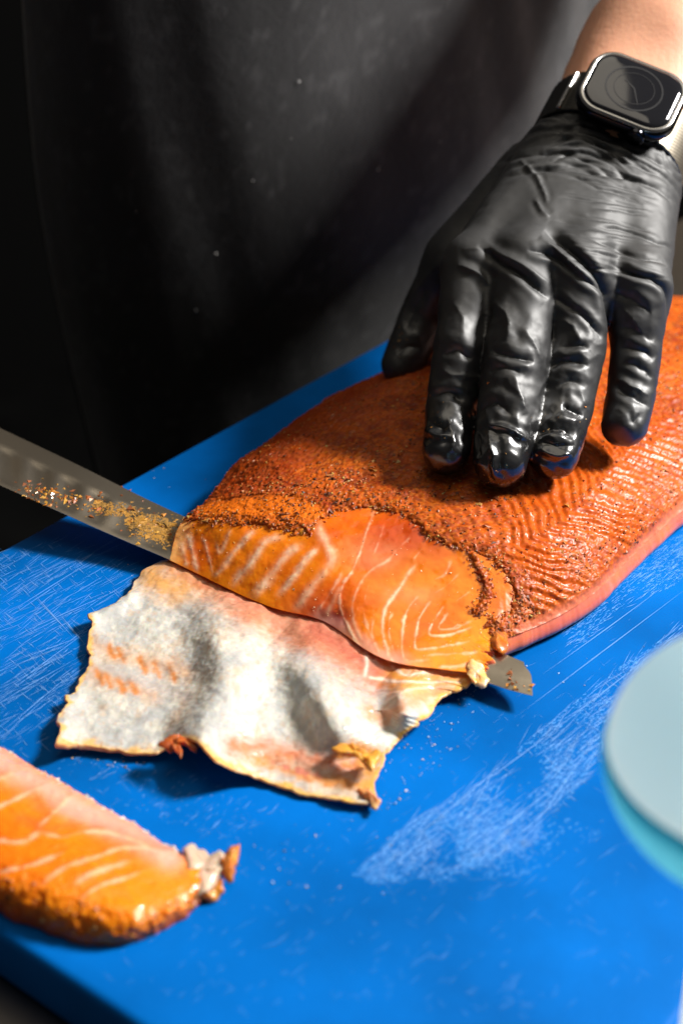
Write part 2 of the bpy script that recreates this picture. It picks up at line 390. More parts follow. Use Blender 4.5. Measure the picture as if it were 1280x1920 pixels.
q = seen(G).reshape(-1, 2); g2 = G.reshape(-1, 3)
# the border of the crust: behind this line on the photograph the spice rub covers the flesh
rub = smooth_poly([(300, 985), (345, 975), (400, 978), (450, 985), (520, 990), (560, 1000), (600, 975), (650, 955), (700, 955), (760, 970), (800, 1005), (860, 1030), (905, 1040), (935, 1062), (955, 1085), (962, 1120), (950, 1150), (915, 1165), (930, 1185), (985, 1215), (1040, 1250)])
d, sd, _ = pdist(q, rub)
rag = fbm(g2, 420, 4, 11) * 9 + fbm(g2, 1300, 2, 12) * 5
mask = np.where(sd < 0, d, -d) + rag                                # > 0 behind the line (crust), px
isl = smooth_poly([(885, 1040), (900, 1070), (912, 1100), (905, 1130), (895, 1145)])   # the strip of crust left on the cut face
di, _, _ = pdist(q, isl); mask = np.maximum(mask, 9 - di + rag * .8)
isl2 = [(560, 985), (580, 1000)]; di, _, _ = pdist(q, isl2); mask = np.maximum(mask, 7 - di + rag * .7)
# bare strip of orange flesh between rub and cut on the left
bare = smooth_poly([(395, 968), (430, 962), (480, 955), (540, 955), (590, 968)]); db, _, _ = pdist(q, bare)
thin = sstep(30, 8, db)
u1, v1 = uu.ravel(), vv.ravel()
# flesh colour
n1 = fbm(g2, 60, 4, 1); n2 = fbm(g2, 240, 4, 2)
c = mix((.80, .140, .0015), (.90, .240, .004), np.clip(.5 + n1 * 1.2 + .5 * sstep(.5, .2, u1) - .3 * sstep(1.2, 1.9, v1), 0, 1))
c = mix(c, (.52, .050, .001), np.clip(sstep(0, 60, 60 - np.hypot((q[:, 0] - 760) / 3.4, (q[:, 1] - 1005) / 1.5)) + n2 * .25, 0, 1) * .9)
c = mix(c, (.74, .12, .03), sstep(75, 0, np.hypot((q[:, 0] - 600) / 1.5, (q[:, 1] - 1150) * 1.1)) * .9)
c = mix(c, (.27, .025, .04), sstep(34, 6, np.hypot((q[:, 0] - 622) / 1.7, (q[:, 1] - 1165) * 1.1) + n2 * 10) * .9)
c = mix(c, (.82, .30, .20), sstep(44, 5, np.hypot((q[:, 0] - 690) / 2, (q[:, 1] - 1045)) + n2 * 14) * .30)
c = mix(c, (.88, .36, .22), sstep(30, 5, np.hypot((q[:, 0] - 770) / 3, (q[:, 1] - 1115) / 1.1) + n2 * 12) * .22)
c = mix(c, (.86, .40, .30), sstep(26, 0, pdist(q, [(600, 1160), (660, 1190), (710, 1232), (800, 1250)])[0] + n2 * 10) * .7)
c = mix(c, (.92, .30, .007), sstep(60, 10, pdist(q, [(800, 1235), (900, 1215), (890, 1180)])[0]) * .8)
c = mix(c, (.90, .47, .17), sstep(26, 2, pdist(q, [(345, 985), (325, 1045)])[0] + n2 * 8) * .7)
FAT = [  # fat lines: polyline, width px, strength
 ([(352, 1000), (362, 1039), (370, 1072)], 5, .95), ([(338, 1015), (345, 1040), (350, 1062)], 5, .6), ([(381, 1008), (391, 1042), (399, 1074)], 3.2, .8),
 ([(402, 1078), (414, 1073), (434, 1045), (462, 1011), (478, 995)], 5, .75), ([(406, 1020), (414, 1036), (425, 1014), (434, 996)], 3.5, .55),
 ([(438, 1096), (452, 1078), (469, 1061), (494, 1023), (510, 1013), (527, 1008)], 6, .9), ([(478, 1116), (512, 1076), (537, 1042), (562, 1025)], 7, .8),
 ([(524, 1116), (556, 1076), (572, 1054), (596, 1030)], 5.5, .9), ([(556, 1142), (581, 1107), (609, 1073), (622, 1043), (605, 1010), (598, 985)], 7, .75),
 ([(700, 962), (681, 1017), (662, 1067), (644, 1095), (636, 1125), (645, 1160), (668, 1205), (680, 1225)], 3.2, .85),
 ([(740, 1035), (722, 1056), (693, 1072), (668, 1110), (661, 1150), (670, 1185), (678, 1205)], 4, .5), ([(640, 1100), (622, 1130), (612, 1155)], 7, .5),
 ([(778, 1060), (762, 1080), (745, 1109), (724, 1140), (717, 1181), (727, 1225), (742, 1250)], 4, .85),
 ([(783, 1120), (762, 1147), (754, 1188), (754, 1225), (766, 1240), (803, 1240)], 3, .85), ([(806, 1128), (786, 1161), (779, 1195), (782, 1219), (827, 1216), (880, 1203)], 2.8, .85),
 ([(830, 1138), (810, 1171), (806, 1192), (838, 1192), (885, 1176)], 2.6, .85), ([(838, 1152), (826, 1168), (824, 1180), (850, 1178), (885, 1165)], 2.2, .6), ([(640, 1075), (628, 1098), (606, 1130), (592, 1150)], 4, .55), ([(735, 1150), (728, 1185), (742, 1232)], 2.0, .5), ([(690, 1100), (682, 1140), (690, 1180), (704, 1212)], 2.0, .45), ([(720, 985), (712, 1010), (700, 1040)], 2, .3), ([(860, 1075), (838, 1098), (815, 1112)], 2, .35), ([(790, 1030), (775, 1050)], 2, .3), ([(880, 1110), (855, 1128)], 2, .3), ([(700, 1165), (698, 1195), (712, 1230)], 2.5, .4), ([(820, 1253), (862, 1249), (900, 1240)], 3, .6), ([(800, 1232), (850, 1228), (895, 1222)], 2.6, .6),
 ([(845, 1050), (835, 1075), (815, 1085)], 2.2, .45), ([(400, 962), (418, 950), (432, 968)], 3, .5), ([(385, 968), (400, 950)], 4, .4), ([(768, 1010), (740, 1035)], 3, .25)]
relief = np.zeros(len(q))
for pl, w, s in FAT:
    pl = smooth_poly(pl); bb = (q[:, 0] > pl[:, 0].min() - 40) & (q[:, 0] < pl[:, 0].max() + 40) & (q[:, 1] > pl[:, 1].min() - 40) & (q[:, 1] < pl[:, 1].max() + 40)
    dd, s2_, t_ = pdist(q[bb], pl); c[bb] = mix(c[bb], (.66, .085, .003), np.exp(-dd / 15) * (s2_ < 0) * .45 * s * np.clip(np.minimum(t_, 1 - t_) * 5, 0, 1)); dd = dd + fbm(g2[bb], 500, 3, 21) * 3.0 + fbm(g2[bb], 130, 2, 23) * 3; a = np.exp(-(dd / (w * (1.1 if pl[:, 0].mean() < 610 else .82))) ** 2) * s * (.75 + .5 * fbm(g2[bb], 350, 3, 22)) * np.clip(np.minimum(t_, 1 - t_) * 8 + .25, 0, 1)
    c[bb] = mix(c[bb], (.96, .60, .38), np.clip(a * 1.15, 0, 1)); relief[bb] += a * .00022
c *= (1 + .03 * n2)[:, None]
wall = sstep(.962, .995, u1) * sstep(1.7, 2.1, v1)
Nrm = normals(g2, gridF(NV, NU))
surf = g2 + Nrm * (relief + fbm(g2, 300, 3, 31) * .00022 * (1 + 1.0 * (mask > 0)) + fbm(g2, 55, 3, 30) * .0011)[:, None]
def skirt(Ng, cols, zb=.0006, out=.0016, n=9):
    """walls from the left and right borders of the grid down to the board"""
    L, R = Ng[:, 0], Ng[:, -1]; res = []
    for E, Inn, fl in ((L, Ng[:, 12], False), (R, Ng[:, -13], True)):
        o_ = E - Inn; o_[:, 2] = 0; o_ /= np.linalg.norm(o_, axis=1, keepdims=True) + 1e-9
        t = np.linspace(0, 1, n)
        W_ = E[:, None] + o_[:, None] * (np.sin(t * np.pi) * out * 1.4 - t ** 3 * out * .6)[None, :, None]
        W_[..., 2] = E[:, None, 2] * (1 - t) + zb * t
        res.append((W_, fl))
    return res
SG = surf.reshape(NV, NU, 3); C3 = c.reshape(NV, NU, 3)
parts_V = [SG.reshape(-1, 3)]; parts_F = [gridF(NV, NU)]; parts_C = [C3.reshape(-1, 3)]; off = NV * NU
for W_, fl in skirt(SG, C3):
    n = W_.shape[1]; parts_V.append(W_.reshape(-1, 3)); parts_F.append(gridF(NV, n, off, not fl) if not fl else gridF(NV, n, off))
    wc = mix((.80, .20, .07), (.62, .14, .10), np.clip(.5 + fbm(W_.reshape(-1, 3), 120, 4, 8), 0, 1)); parts_C.append(wc); off += NV * n
# front lip tucked back under
t = np.linspace(0, 1, 7); E = SG[0]; lip = E[:, None] + np.array([.0, .010, 0])[None, None] * (t ** 1.5)[None, :, None]
lip[..., 2] = E[:, None, 2] - np.sin(t * np.pi / 2) * .0022; lip[..., 1] -= np.sin(t * np.pi)[None] * .0007
parts_V.append(lip.reshape(-1, 3)); parts_F.append(gridF(NU, 7, off, False)); parts_C.append(np.repeat(C3[0] * .95, 7, 0)); off += NU * 7
E = SG[-1]; t = np.linspace(0, 1, 5); bk = np.repeat(E[:, None], 5, 1); bk[..., 2] *= (1 - t)[None]; bk[..., 2] += .0005; bk[..., 1] += t[None] * .004
parts_V.append(bk.reshape(-1, 3)); parts_F.append(gridF(NU, 5, off)); parts_C.append(np.repeat(C3[-1], 5, 0))
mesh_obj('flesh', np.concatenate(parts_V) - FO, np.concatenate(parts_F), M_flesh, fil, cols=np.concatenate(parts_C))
# spice crust: a thin rough layer over the top
cm = mask > 0
s_ = (g2 - CORNER) @ TT; t_ = (g2 - CORNER) @ NN
apex = u1 - .80
ph = s_ - np.where(apex < 0, -apex * .16 * 1.25, apex * .16 * .75) + fbm(g2, 40, 2, 41) * .007 + fbm(g2, 160, 2, 45) * .0012
rip = np.sin(ph * 2 * np.pi / .0058); rip = np.sign(rip) * np.abs(rip) ** .8
ripz = (.35 + .65 * sstep(-.15, .3, fbm(g2, 50, 3, 46))) * sstep(.60, .74, u1 + n1 * .10) * sstep(2.0, 2.5, v1) * sstep(.99, .95, u1) * sstep(6.2, 4.6, v1)
gran = fbm(g2, 700, 3, 42); gran2 = fbm(g2, 1900, 2, 43)
rise = .0007 * sstep(0, 10, mask) + .0004
disp = rise + gran * .0005 * (1 - .7 * ripz) + gran2 * .0004 + ripz * rip * .00046
disp *= (1 - .6 * wall); disp[thin > .3] *= .7
lumpy = fbm(g2, 26, 3, 44) * .0012
Vc = surf + Nrm * (disp + lumpy * (1 - wall))[:, None]
cc = mix((.29, .030, .0015), (.52, .090, .003), np.clip(.5 + fbm(g2, 90, 4, 51) * 1.4, 0, 1))
cc = mix(cc, (.17, .035, .010), np.clip(sstep(.05, .45, fbm(g2, 520, 4, 52) + .25 * fbm(g2, 30, 3, 53)), 0, 1) * .6)
cc = mix(cc, (.72, .20, .015), sstep(.15, .5, fbm(g2, 900, 3, 54)) * .5)
left = sstep(.42, .12, u1 + .06 * n1) * sstep(1.8, 2.3, v1)
cc = mix(cc, (.28, .030, .0015), left * .7)  # left of the crust painted darker, standing in for the hand's shade
cc = mix(cc, (.30, .05, .012), left * sstep(.0, .35, fbm(g2, 130, 4, 55)) * .7)
cc = mix(cc, (.60, .095, .008), ripz * .55)
cc = mix(cc, (.62, .10, .006), ripz * sstep(.1, -.8, rip) * .55)
cc = mix(cc, (.80, .17, .008), thin * .85)
cc = mix(cc, (.66, .17, .09), wall * .85)
rg = np.clip(.48 - ripz * .16 - left * .10 + fbm(g2, 300, 3, 56) * .14 - thin * .1, .2, .8)
F = gridF(NV, NU); F = F[cm[F].any(1)]
use = np.unique(F); remap = np.full(len(g2), -1); remap[use] = np.arange(len(use))
under = ~cm[use]; Vcu = Vc[use]; Vcu[under] = (surf - Nrm * .0006)[use][under]
mesh_obj('spice_crust', Vcu - FO, remap[F], M_crust, fil, cols=cc[use], attrs={'Rough': rg[use]})
# loose herbs and pepper on the crust
ci = np.where((mask > -6) & (v1 < 7.2) & (wall < .4))[0]
edge = np.exp(-np.maximum(mask[ci], 0) / 26) * .7 * (1 - .3 * thin[ci]); dens = (.35 + edge + .9 * sstep(-.1, .4, fbm(g2[ci], 60, 3, 61))) * (1 - .55 * ripz[ci]) * (1 - .55 * left[ci]); dens /= dens.sum()
pk = RNG.choice(ci, 9000, p=dens); PAL = np.array([(.55, .15, .02), (.42, .09, .015), (.16, .04, .012), (.03, .015, .01), (.72, .33, .06), (.60, .38, .08), (.55, .18, .03), (.34, .26, .05), (.70, .45, .18)])
pc = .8 * PAL[RNG.choice(9, 9000, p=(.28, .26, .15, .05, .08, .04, .12, .0, .02))]
flakes('spice_flakes', Vc[pk] + Nrm[pk] * .0001 - FO, Nrm[pk], RNG.lognormal(math.log(.00036), .42, 9000), pc, M_flake, fil, .55)
# stray grains on the cut face; the pale ones are painted wet highlights
ci = np.where((mask < -8) & (v1 > .1))[0]; pk = RNG.choice(ci, 260)
flakes('grains_and_glints', surf[pk] - FO, Nrm[pk], RNG.lognormal(math.log(.00020), .4, 260), np.vstack([PAL, [(.92, .66, .40)]])[RNG.choice([2, 3, 4, 9, 9, 9, 9, 9], 260)], M_flake, fil, .6)
# torn scraps of flesh at the right end of the cut, over the knife
def scrap(name, outline, z0, thick, parent, org, mat, col0, col1, n=26, seed=0, droop=0):
    """a torn scrap: closed pixel outline at height z0 (cm), domed and thick"""
    P0 = at(*np.array(smooth_poly(np.array(outline + outline[:1]), 5)).T, z0 * .01)[:-1]
    P0[:, 2] += fbm(P0, 200, 3, seed) * .002; ctr = P0.mean(0); m = len(P0); rings = [];
    for k, (s, h) in enumerate(((1, 0), (1.02, .25), (.97, .45), (.8, .6), (.55, .62), (.25, .66), (.02, .62))):
        r = ctr + (P0 - ctr) * s; r[:, 2] += h * thick * .01; r += np.stack([fbm(r, 420, 3, seed + 3), fbm(r, 420, 3, seed + 4), fbm(r, 420, 3, seed + 5)], -1) * np.array([.0016, .0016, .0018]); rings.append(r)
    bt = ctr + (P0 - ctr) * .02; rings.insert(0, bt); V = np.array(rings); i = np.arange(V.shape[0] * m).reshape(-1, m); j = np.roll(i, -1, 1)
    F = np.stack([i[:-1], j[:-1], j[1:], i[1:]], -1).reshape(-1, 4); V = V.reshape(-1, 3)
    cl = mix(col0, col1, np.clip(.5 + fbm(V, 260, 4, seed + 5) * 1.5, 0, 1))
    return mesh_obj(name, V - org, F[:, ::-1], mat, parent, cols=cl)
OR, YE, BR, PA = (.78, .24, .02), (.92, .42, .05), (.40, .10, .02), (.90, .58, .36)
scrap('flesh_scrap', [(890, 1190), (905, 1172), (935, 1178), (952, 1200), (948, 1226), (925, 1222)], .95, .28, fil, FO, M_flesh, OR, BR, seed=3)
scrap('flesh_scrap', [(876, 1258), (890, 1250), (912, 1266), (909, 1288), (890, 1282), (876, 1274)], .7, .16, fil, FO, M_flesh, YE, PA, seed=9)
scrap('flesh_scrap', [(552, 992), (575, 985), (590, 995), (575, 1003), (558, 1002)], 2.35, .2, fil, FO, M_flesh, YE, OR, seed=23)

# the peeled skin lying toward the camera
def edge_curve(pts, n, amp, seed):
    p = np.array(pts, float); L = np.r_[0, np.cumsum(np.hypot(*np.diff(p, axis=0).T))]; s = np.linspace(0, L[-1], n)
    e = np.stack([np.interp(s, L, p[:, 0]), np.interp(s, L, p[:, 1])], -1); w = np.minimum(1, np.minimum(s, L[-1] - s) / 15)[:, None]
    e += w * amp * np.stack([fbm(np.stack([s, s * 0], -1), .03, 4, seed), fbm(np.stack([s, s * 0], -1), .03, 4, seed + 9)], -1) * 2
    return e
nsu, nsv = 420, 300
top = edge_curve([(272, 1068), (300, 1052), (330, 1048), (420, 1086), (520, 1126), (612, 1150), (700, 1206), (810, 1234), (905, 1258)], nsu, 0, 1)
rgt = edge_curve([(905, 1258), (903, 1268), (868, 1290), (838, 1298), (818, 1322), (806, 1338), (782, 1345), (764, 1366), (742, 1392), (722, 1412), (712, 1440), (698, 1466), (705, 1490), (690, 1508)], nsv, 7, 2)
bot = edge_curve([(105, 1395), (150, 1399), (205, 1406), (290, 1413), (318, 1400), (345, 1382), (368, 1388), (402, 1424), (440, 1446), (500, 1466), (560, 1484), (620, 1498), (655, 1506), (690, 1508)], nsu, 3, 3)
lft = edge_curve([(272, 1068), (250, 1090), (236, 1116), (205, 1134), (166, 1156), (178, 1172), (168, 1190), (168, 1222), (162, 1250), (148, 1268), (140, 1290), (122, 1298), (128, 1318), (110, 1336), (106, 1370), (105, 1395)], nsv, 7, 4)
a = np.linspace(0, 1, nsu)[None, :, None]; b = np.linspace(0, 1, nsv)[:, None, None]
def soft(e, n=70):
    k = np.ones(n) / n; p = np.concatenate([2 * e[:1] - e[n:0:-1], e, 2 * e[-1:] - e[-2:-n - 2:-1]]); m = np.stack([np.convolve(p[:, i], k, 'same') for i in (0, 1)], -1)[n:-n]
    w_ = np.minimum(1, np.minimum(np.arange(len(e)), np.arange(len(e))[::-1]) / 25)[:, None]; return e + (m - e) * w_
Lr, Rr, Br = lft - soft(lft), rgt - soft(rgt), bot - soft(bot); lft, rgt, bot = soft(lft), soft(rgt), soft(bot)
SP = (1 - b) * top[None] + b * bot[None] + (1 - a) * lft[:, None] + a * rgt[:, None] - ((1 - a) * (1 - b) * top[0] + a * (1 - b) * top[-1] + (1 - a) * b * bot[0] + a * b * bot[-1])
SP = SP + (1 - a) ** 9 * Lr[:, None] + a ** 9 * Rr[:, None] + b ** 7 * Br[None]
sq = SP.reshape(-1, 2)
z = np.full(len(sq), .32) + fbm(sq, .006, 3, 71) * .16
aa = np.repeat(np.linspace(0, 1, nsu)[None], nsv, 0).ravel(); bb_ = np.repeat(np.linspace(0, 1, nsv)[:, None], nsu, 1).ravel()
ztop = np.interp(aa, [0, .1, .3, .5, .7, 1], [.35, .62, .68, .80, .80, .60]); z = z + (ztop - z) * sstep(.34, 0, bb_)
def ridge(pl, wl, wr, amps):
    d_, sd_, t_ = pdist(sq, smooth_poly(pl)); am = np.interp(t_, np.linspace(0, 1, len(amps)), amps)
    return am * np.exp(-(d_ / np.where(sd_ > 0, wl, wr)) ** 2)      # travelling down the picture, positive side is the left
z += ridge([(395, 1110), (408, 1180), (420, 1250), (410, 1310), (385, 1360), (372, 1420)], 48, 80, (0, .70, .90, .95, 1.0, 1.1))
z += ridge([(520, 1195), (560, 1240), (600, 1300), (640, 1370), (660, 1420)], 46, 62, (0, .7, .9, .7, 0))
z += ridge([(725, 1270), (750, 1300), (760, 1340), (740, 1380)], 34, 46, (0, .75, .75, 0))
z += ridge([(120, 1330), (105, 1400)], 35, 35, (.2, .5))
z += ridge([(160, 1160), (240, 1120)], 20, 20, (.25, .25))
z += ridge([(450, 1130), (470, 1200), (500, 1290)], 35, 35, (.0, .2, 0))
z -= .15 * np.exp(-((sq[:, 0] - 560) / 120) ** 2 - ((sq[:, 1] - 1470) / 40) ** 2)
sp3 = at(sq[:, 0], sq[:, 1], np.clip(z, .2, 3) * .01)
z3 = fbm(sp3, 150, 3, 73) * .0008 + fbm(sp3, 700, 2, 74) * .00010; sp3[:, 2] += z3
bord = np.minimum(np.minimum(aa * nsu, (1 - aa) * nsu) * 1.9, np.minimum(bb_ * nsv, (1 - bb_) * nsv) * 1.15)
nA = fbm(sp3, 75, 5, 81); nB = fbm(sp3, 260, 4, 82); nC = fbm(sp3 * np.array([1, 1.6, 1]), 420, 4, 83)
nD = fbm(sp3 * np.array([1, .45, 1]), 520, 4, 84)
sc_ = mix((.69, .64, .55), (.55, .53, .49), np.clip(.5 + nA * .8 + nD * 1.4, 0, 1))
sc_ = mix(sc_, (.36, .38, .39), sstep(.08, .6, .6 * nA + .7 * nB + .5 * nD) * .45)
sc_ = mix(sc_, (.66, .44, .26), sstep(.15, .6, -nA * .6 + nD + .4 * nC) * .45)
def paint(cols, pl, w, colr, s, nz=12):
    w = w * 1.35; s = min(1, s * 1.25); nz = nz * .8; d_ = pdist(sq, smooth_poly(pl))[0] + (nB + nC + 1.2 * nD) * nz; colr = np.array(colr) * np.array([.86, .70, .60]); return mix(cols, colr, np.clip(np.exp(-(np.maximum(d_, 0) / w) ** 2) * s, 0, 1))
sc_ = paint(sc_, [(320, 1062), (420, 1112), (520, 1150), (600, 1180)], 26, (.76, .38, .20), .95)
sc_ = paint(sc_, [(430, 1120), (560, 1190), (640, 1215), (700, 1260)], 17, (.74, .42, .33), .95)
sc_ = paint(sc_, [(600, 1185), (660, 1220), (700, 1262)], 30, (.74, .33, .26), .8)
sc_ = paint(sc_, [(620, 1180), (680, 1235), (745, 1258), (850, 1268)], 14, (.84, .45, .33), .8)
sc_ = paint(sc_, [(740, 1285), (840, 1280), (900, 1270)], 14, (.88, .52, .26), .75)
sc_ = paint(sc_, [(660, 1180), (672, 1215), (690, 1250)], 4, (.90, .72, .62), .8, 3)
sc_ = paint(sc_, [(740, 1262), (800, 1275), (870, 1275)], 4, (.92, .70, .52), .8, 3)
sc_ = paint(sc_, [(470, 1150), (560, 1185), (620, 1215), (670, 1245)], 24, (.72, .34, .22), .9)
sc_ = paint(sc_, [(590, 1180), (645, 1215), (690, 1250), (735, 1266)], 17, (.66, .22, .15), .9)
sc_ = paint(sc_, [(745, 1268), (820, 1280), (895, 1276)], 19, (.86, .40, .07), .95)
sc_ = paint(sc_, [(780, 1300), (820, 1296), (870, 1285)], 12, (.88, .50, .12), .8)
sc_ = paint(sc_, [(649, 1175), (679, 1202), (688, 1240), (684, 1268)], 3.2, (1.05, .95, .9), .9, 2)
sc_ = paint(sc_, [(736, 1251), (763, 1264), (812, 1260), (868, 1260)], 2.6, (1.08, .95, .85), .9, 2)
sc_ = paint(sc_, [(694, 1272), (755, 1279), (862, 1279)], 2.4, (1.08, .95, .85), .8, 2)
sc_ = paint(sc_, [(760, 1296), (800, 1290), (850, 1290)], 2.4, (1.05, .9, .8), .7, 2)
sc_ = paint(sc_, [(330, 1075), (440, 1122), (560, 1165)], 5, (.62, .24, .16), .6, 8)
sc_ = paint(sc_, [(280, 1072), (300, 1095), (330, 1105)], 22, (.88, .52, .20), .8)
sc_ = paint(sc_, [(175, 1210), (240, 1232), (310, 1250), (350, 1262)], 14, (.80, .46, .22), .42)
sc_ = paint(sc_, [(165, 1262), (200, 1275), (250, 1290), (290, 1310)], 13, (.80, .46, .24), .42)
for x0, y0 in ((205, 1222), (222, 1228), (262, 1245), (290, 1255), (182, 1268), (198, 1275), (222, 1282), (245, 1288), (318, 1262)):
    sc_ = paint(sc_, [(x0, y0 - 9), (x0 + 10, y0 + 13)], 5.5, (.76, .34, .11), .8, 4)
sc_ = paint(sc_, [(330, 1232), (350, 1290), (320, 1370)], 8, (.62, .44, .30), .4)
sc_ = paint(sc_, [(190, 1250), (300, 1290), (355, 1305)], 6, (.60, .63, .66), .8, 5)
sc_ = paint(sc_, [(440, 1400), (500, 1405), (560, 1420), (620, 1432), (690, 1440)], 16, (.78, .33, .20), .85)
sc_ = paint(sc_, [(480, 1425), (560, 1450), (640, 1470), (690, 1480)], 12, (.78, .38, .12), .9)
sc_ = paint(sc_, [(510, 1432), (600, 1455)], 5, (.72, .26, .22), .7)
sc_ = paint(sc_, [(690, 1330), (720, 1345), (770, 1318), (830, 1290)], 12, (.80, .45, .27), .7)
sc_ = paint(sc_, [(640, 1420), (660, 1405), (700, 1420)], 12, (.82, .38, .05), .8)
sc_ = paint(sc_, [(690, 1440), (700, 1490)], 14, (.86, .52, .16), .7)
sc_ = paint(sc_, [(300, 1412), (345, 1395), (440, 1446), (655, 1506)], 6, (.80, .56, .28), .55)
sc_ = mix(sc_, (.84, .46, .10), sstep(15, 1, bord + nB * 12) * np.where(aa > .75, 1.0, .85) * np.where(bb_ < .12, .2, 1))
sc_ = mix(sc_, (.45, .18, .04), sstep(.3, .6, fbm(sp3, 800, 3, 88)) * sstep(24, 3, bord) * .6)
sc_ *= (1 + .07 * nC)[:, None]
rg2 = np.clip(.36 + nB * .2 + sstep(.1, .5, nA) * -.08, .22, .7)
G0 = sp3.reshape(nsv, nsu, 3); thk = .0009 + .0012 * sstep(.35, .0, np.repeat(np.linspace(0, 1, nsu)[None], nsv, 0)) * sstep(.75, 1, np.repeat(np.linspace(0, 1, nsv)[:, None], nsu, 1))
loop = np.r_[np.arange(nsu), (np.arange(1, nsv) * nsu + nsu - 1), ((nsv - 1) * nsu + np.arange(nsu - 2, -1, -1)), (np.arange(nsv - 2, 0, -1) * nsu)]
B0 = G0.reshape(-1, 3).copy(); B0[:, 2] -= thk.ravel(); off = nsv * nsu
rimA = sp3[loop]; nr = len(loop); ctr = rimA.mean(0); outw = np.roll(rimA, -2, 0) - np.roll(rimA, 2, 0); outw = np.stack([outw[:, 1], -outw[:, 0], outw[:, 0] * 0], -1); outw /= np.linalg.norm(outw, axis=1, keepdims=True) + 1e-9
if ((rimA - ctr) * outw).sum() < 0: outw = -outw
thl = thk.ravel()[loop]; rim = np.stack([rimA, rimA + outw * .0004 - np.array([0, 0, 1]) * (thl * .3)[:, None], rimA + outw * .0003 - np.array([0, 0, 1]) * (thl * .75)[:, None], B0[loop]])
ir = np.arange(4 * nr).reshape(4, nr) + 2 * off; jr = np.roll(ir, -1, 1); Fr = np.stack([ir[:-1], ir[1:], jr[1:], jr[:-1]], -1).reshape(-1, 4)
rc = mix((.80, .50, .24), (.60, .28, .08), np.clip(.5 + 1.6 * fbm(rim.reshape(-1, 3) * np.array([1, 1, 3]), 320, 3, 91), 0, 1))
VV = np.concatenate([sp3, B0, rim.reshape(-1, 3)]); CC = np.concatenate([sc_, np.tile((.35, .36, .36), (off, 1)), rc]); RR = np.concatenate([rg2, np.full(off, .4), np.full(4 * nr, .4)])
o = mesh_obj('skin_flap', VV - FO, np.concatenate([gridF(nsv, nsu, 0, True), gridF(nsv, nsu, off), Fr[:, ::-1]]), M_skin, fil, cols=CC, attrs={'Rough': RR})
o['label'] = 'peeled whitish salmon skin lying in folds in front of the knife'
scrap('flesh_scrap', [(622, 1412), (650, 1402), (690, 1415), (712, 1412), (706, 1440), (690, 1446), (668, 1428), (640, 1425)], .75, .22, fil, FO, M_flesh, (.80, .40, .05), (.62, .26, .04), seed=31)
scrap('flesh_scrap', [(672, 1488), (690, 1484), (702, 1500), (711, 1520), (702, 1527), (692, 1515), (680, 1505)], .12, .3, fil, FO, M_flesh, (.80, .40, .16), (.62, .22, .06), seed=35)
for k, ol in enumerate(([(296, 1402), (318, 1386), (338, 1384), (330, 1398), (318, 1408)], [(318, 1394), (334, 1392), (340, 1415), (334, 1423), (326, 1410)], [(330, 1388), (352, 1392), (370, 1404), (364, 1412), (346, 1404), (332, 1400)])):
    scrap('flesh_scrap', ol, .95, .18, fil, FO, M_flesh, (.50, .12, .02), (.36, .07, .015), seed=41 + k)

# ------------------------------------------------------------------ slicing knife
kn = thing('slicing_knife', 'long steel slicing knife sliding between the salmon and its skin', 'knife', tuple(at(150, 930, .022)))
KO = np.array(kn.location)
# spine and edge of the blade at the far left, the middle and the tip
bl = {'s': [(-190, 715, 3.9), (0, 806, 2.55), (170, 887, 1.75), (345, 972, 1.05), (640, 1097, .72), (900, 1211, .80), (975, 1243, .86), (993, 1251, .88)],
      'e': [(-190, 826, 3.5), (0, 910, 2.15), (150, 977, 1.4), (310, 1046, .78), (610, 1166, .50), (880, 1268, .55), (962, 1296, .60), (998, 1305, .62)]}
ks = cspline(np.arange(8), np.array([at(x, y, z * .01) for x, y, z in bl['s']]), np.linspace(0, 7, 160))
ke = cspline(np.arange(8), np.array([at(x, y, z * .01) for x, y, z in bl['e']]), np.linspace(0, 7, 160))
w = np.r_[np.linspace(0, .1, 2), np.linspace(.14, .92, 22), np.linspace(.95, 1, 3)]
BG = ks[:, None] * (1 - w)[None, :, None] + ke[:, None] * w[None, :, None]
dirv = ks[-1] - ks[-30]; dirv /= np.linalg.norm(dirv)
prof = np.maximum(0, 1 - ((w - .78) / .22) ** 2) ** .5 * .0012; prof[w > .78] = .0012 - (w[w > .78] - .78) / .22 * .0012
roundc = np.where(w < .45, -((.45 - w) / .45) ** 2.4 * .006, 0)
BG[-20:] += (np.linspace(0, 1, 20) ** 2)[:, None, None] * roundc[None, :, None] * dirv
upn = np.cross(ke[0] - ks[0], ks[-1] - ks[0]); upn /= np.linalg.norm(upn); upn *= np.sign(upn[2])
hal = .0009 * (1 - np.clip((w - .55) / .45, 0, 1) ** 1.5) + .00006
fl = np.zeros((160, len(w)))
for k in range(9):                                                   # hollow scallops ground into the side of the blade
    c0 = 8 + k * 8.2; fl += .00075 * np.exp(-((np.arange(160)[:, None] - c0) / 2.6) ** 4) * sstep(.28, .42, w)[None] * sstep(.97, .86, w)[None]
Tp = BG + upn * (hal[None] - fl * (hal / .0009)[None])[..., None]; Bt = BG - upn * hal[None, :, None]
nb, nw = 160, len(w); V = np.concatenate([Tp.reshape(-1, 3), Bt.reshape(-1, 3)]); i = np.arange(nb * nw).reshape(nb, nw); j = i + nb * nw
side = [np.stack([i[:-1, 0], i[1:, 0], j[1:, 0], j[:-1, 0]], -1), np.stack([i[1:, -1], i[:-1, -1], j[:-1, -1], j[1:, -1]], -1), np.stack([i[-1, :-1], i[-1, 1:], j[-1, 1:], j[-1, :-1]], -1), np.stack([i[0, 1:], i[0, :-1], j[0, :-1], j[0, 1:]], -1)]
o = mesh_obj('blade', V - KO, np.concatenate([gridF(nb, nw), gridF(nb, nw, nb * nw, True)] + side), M_blade, kn)
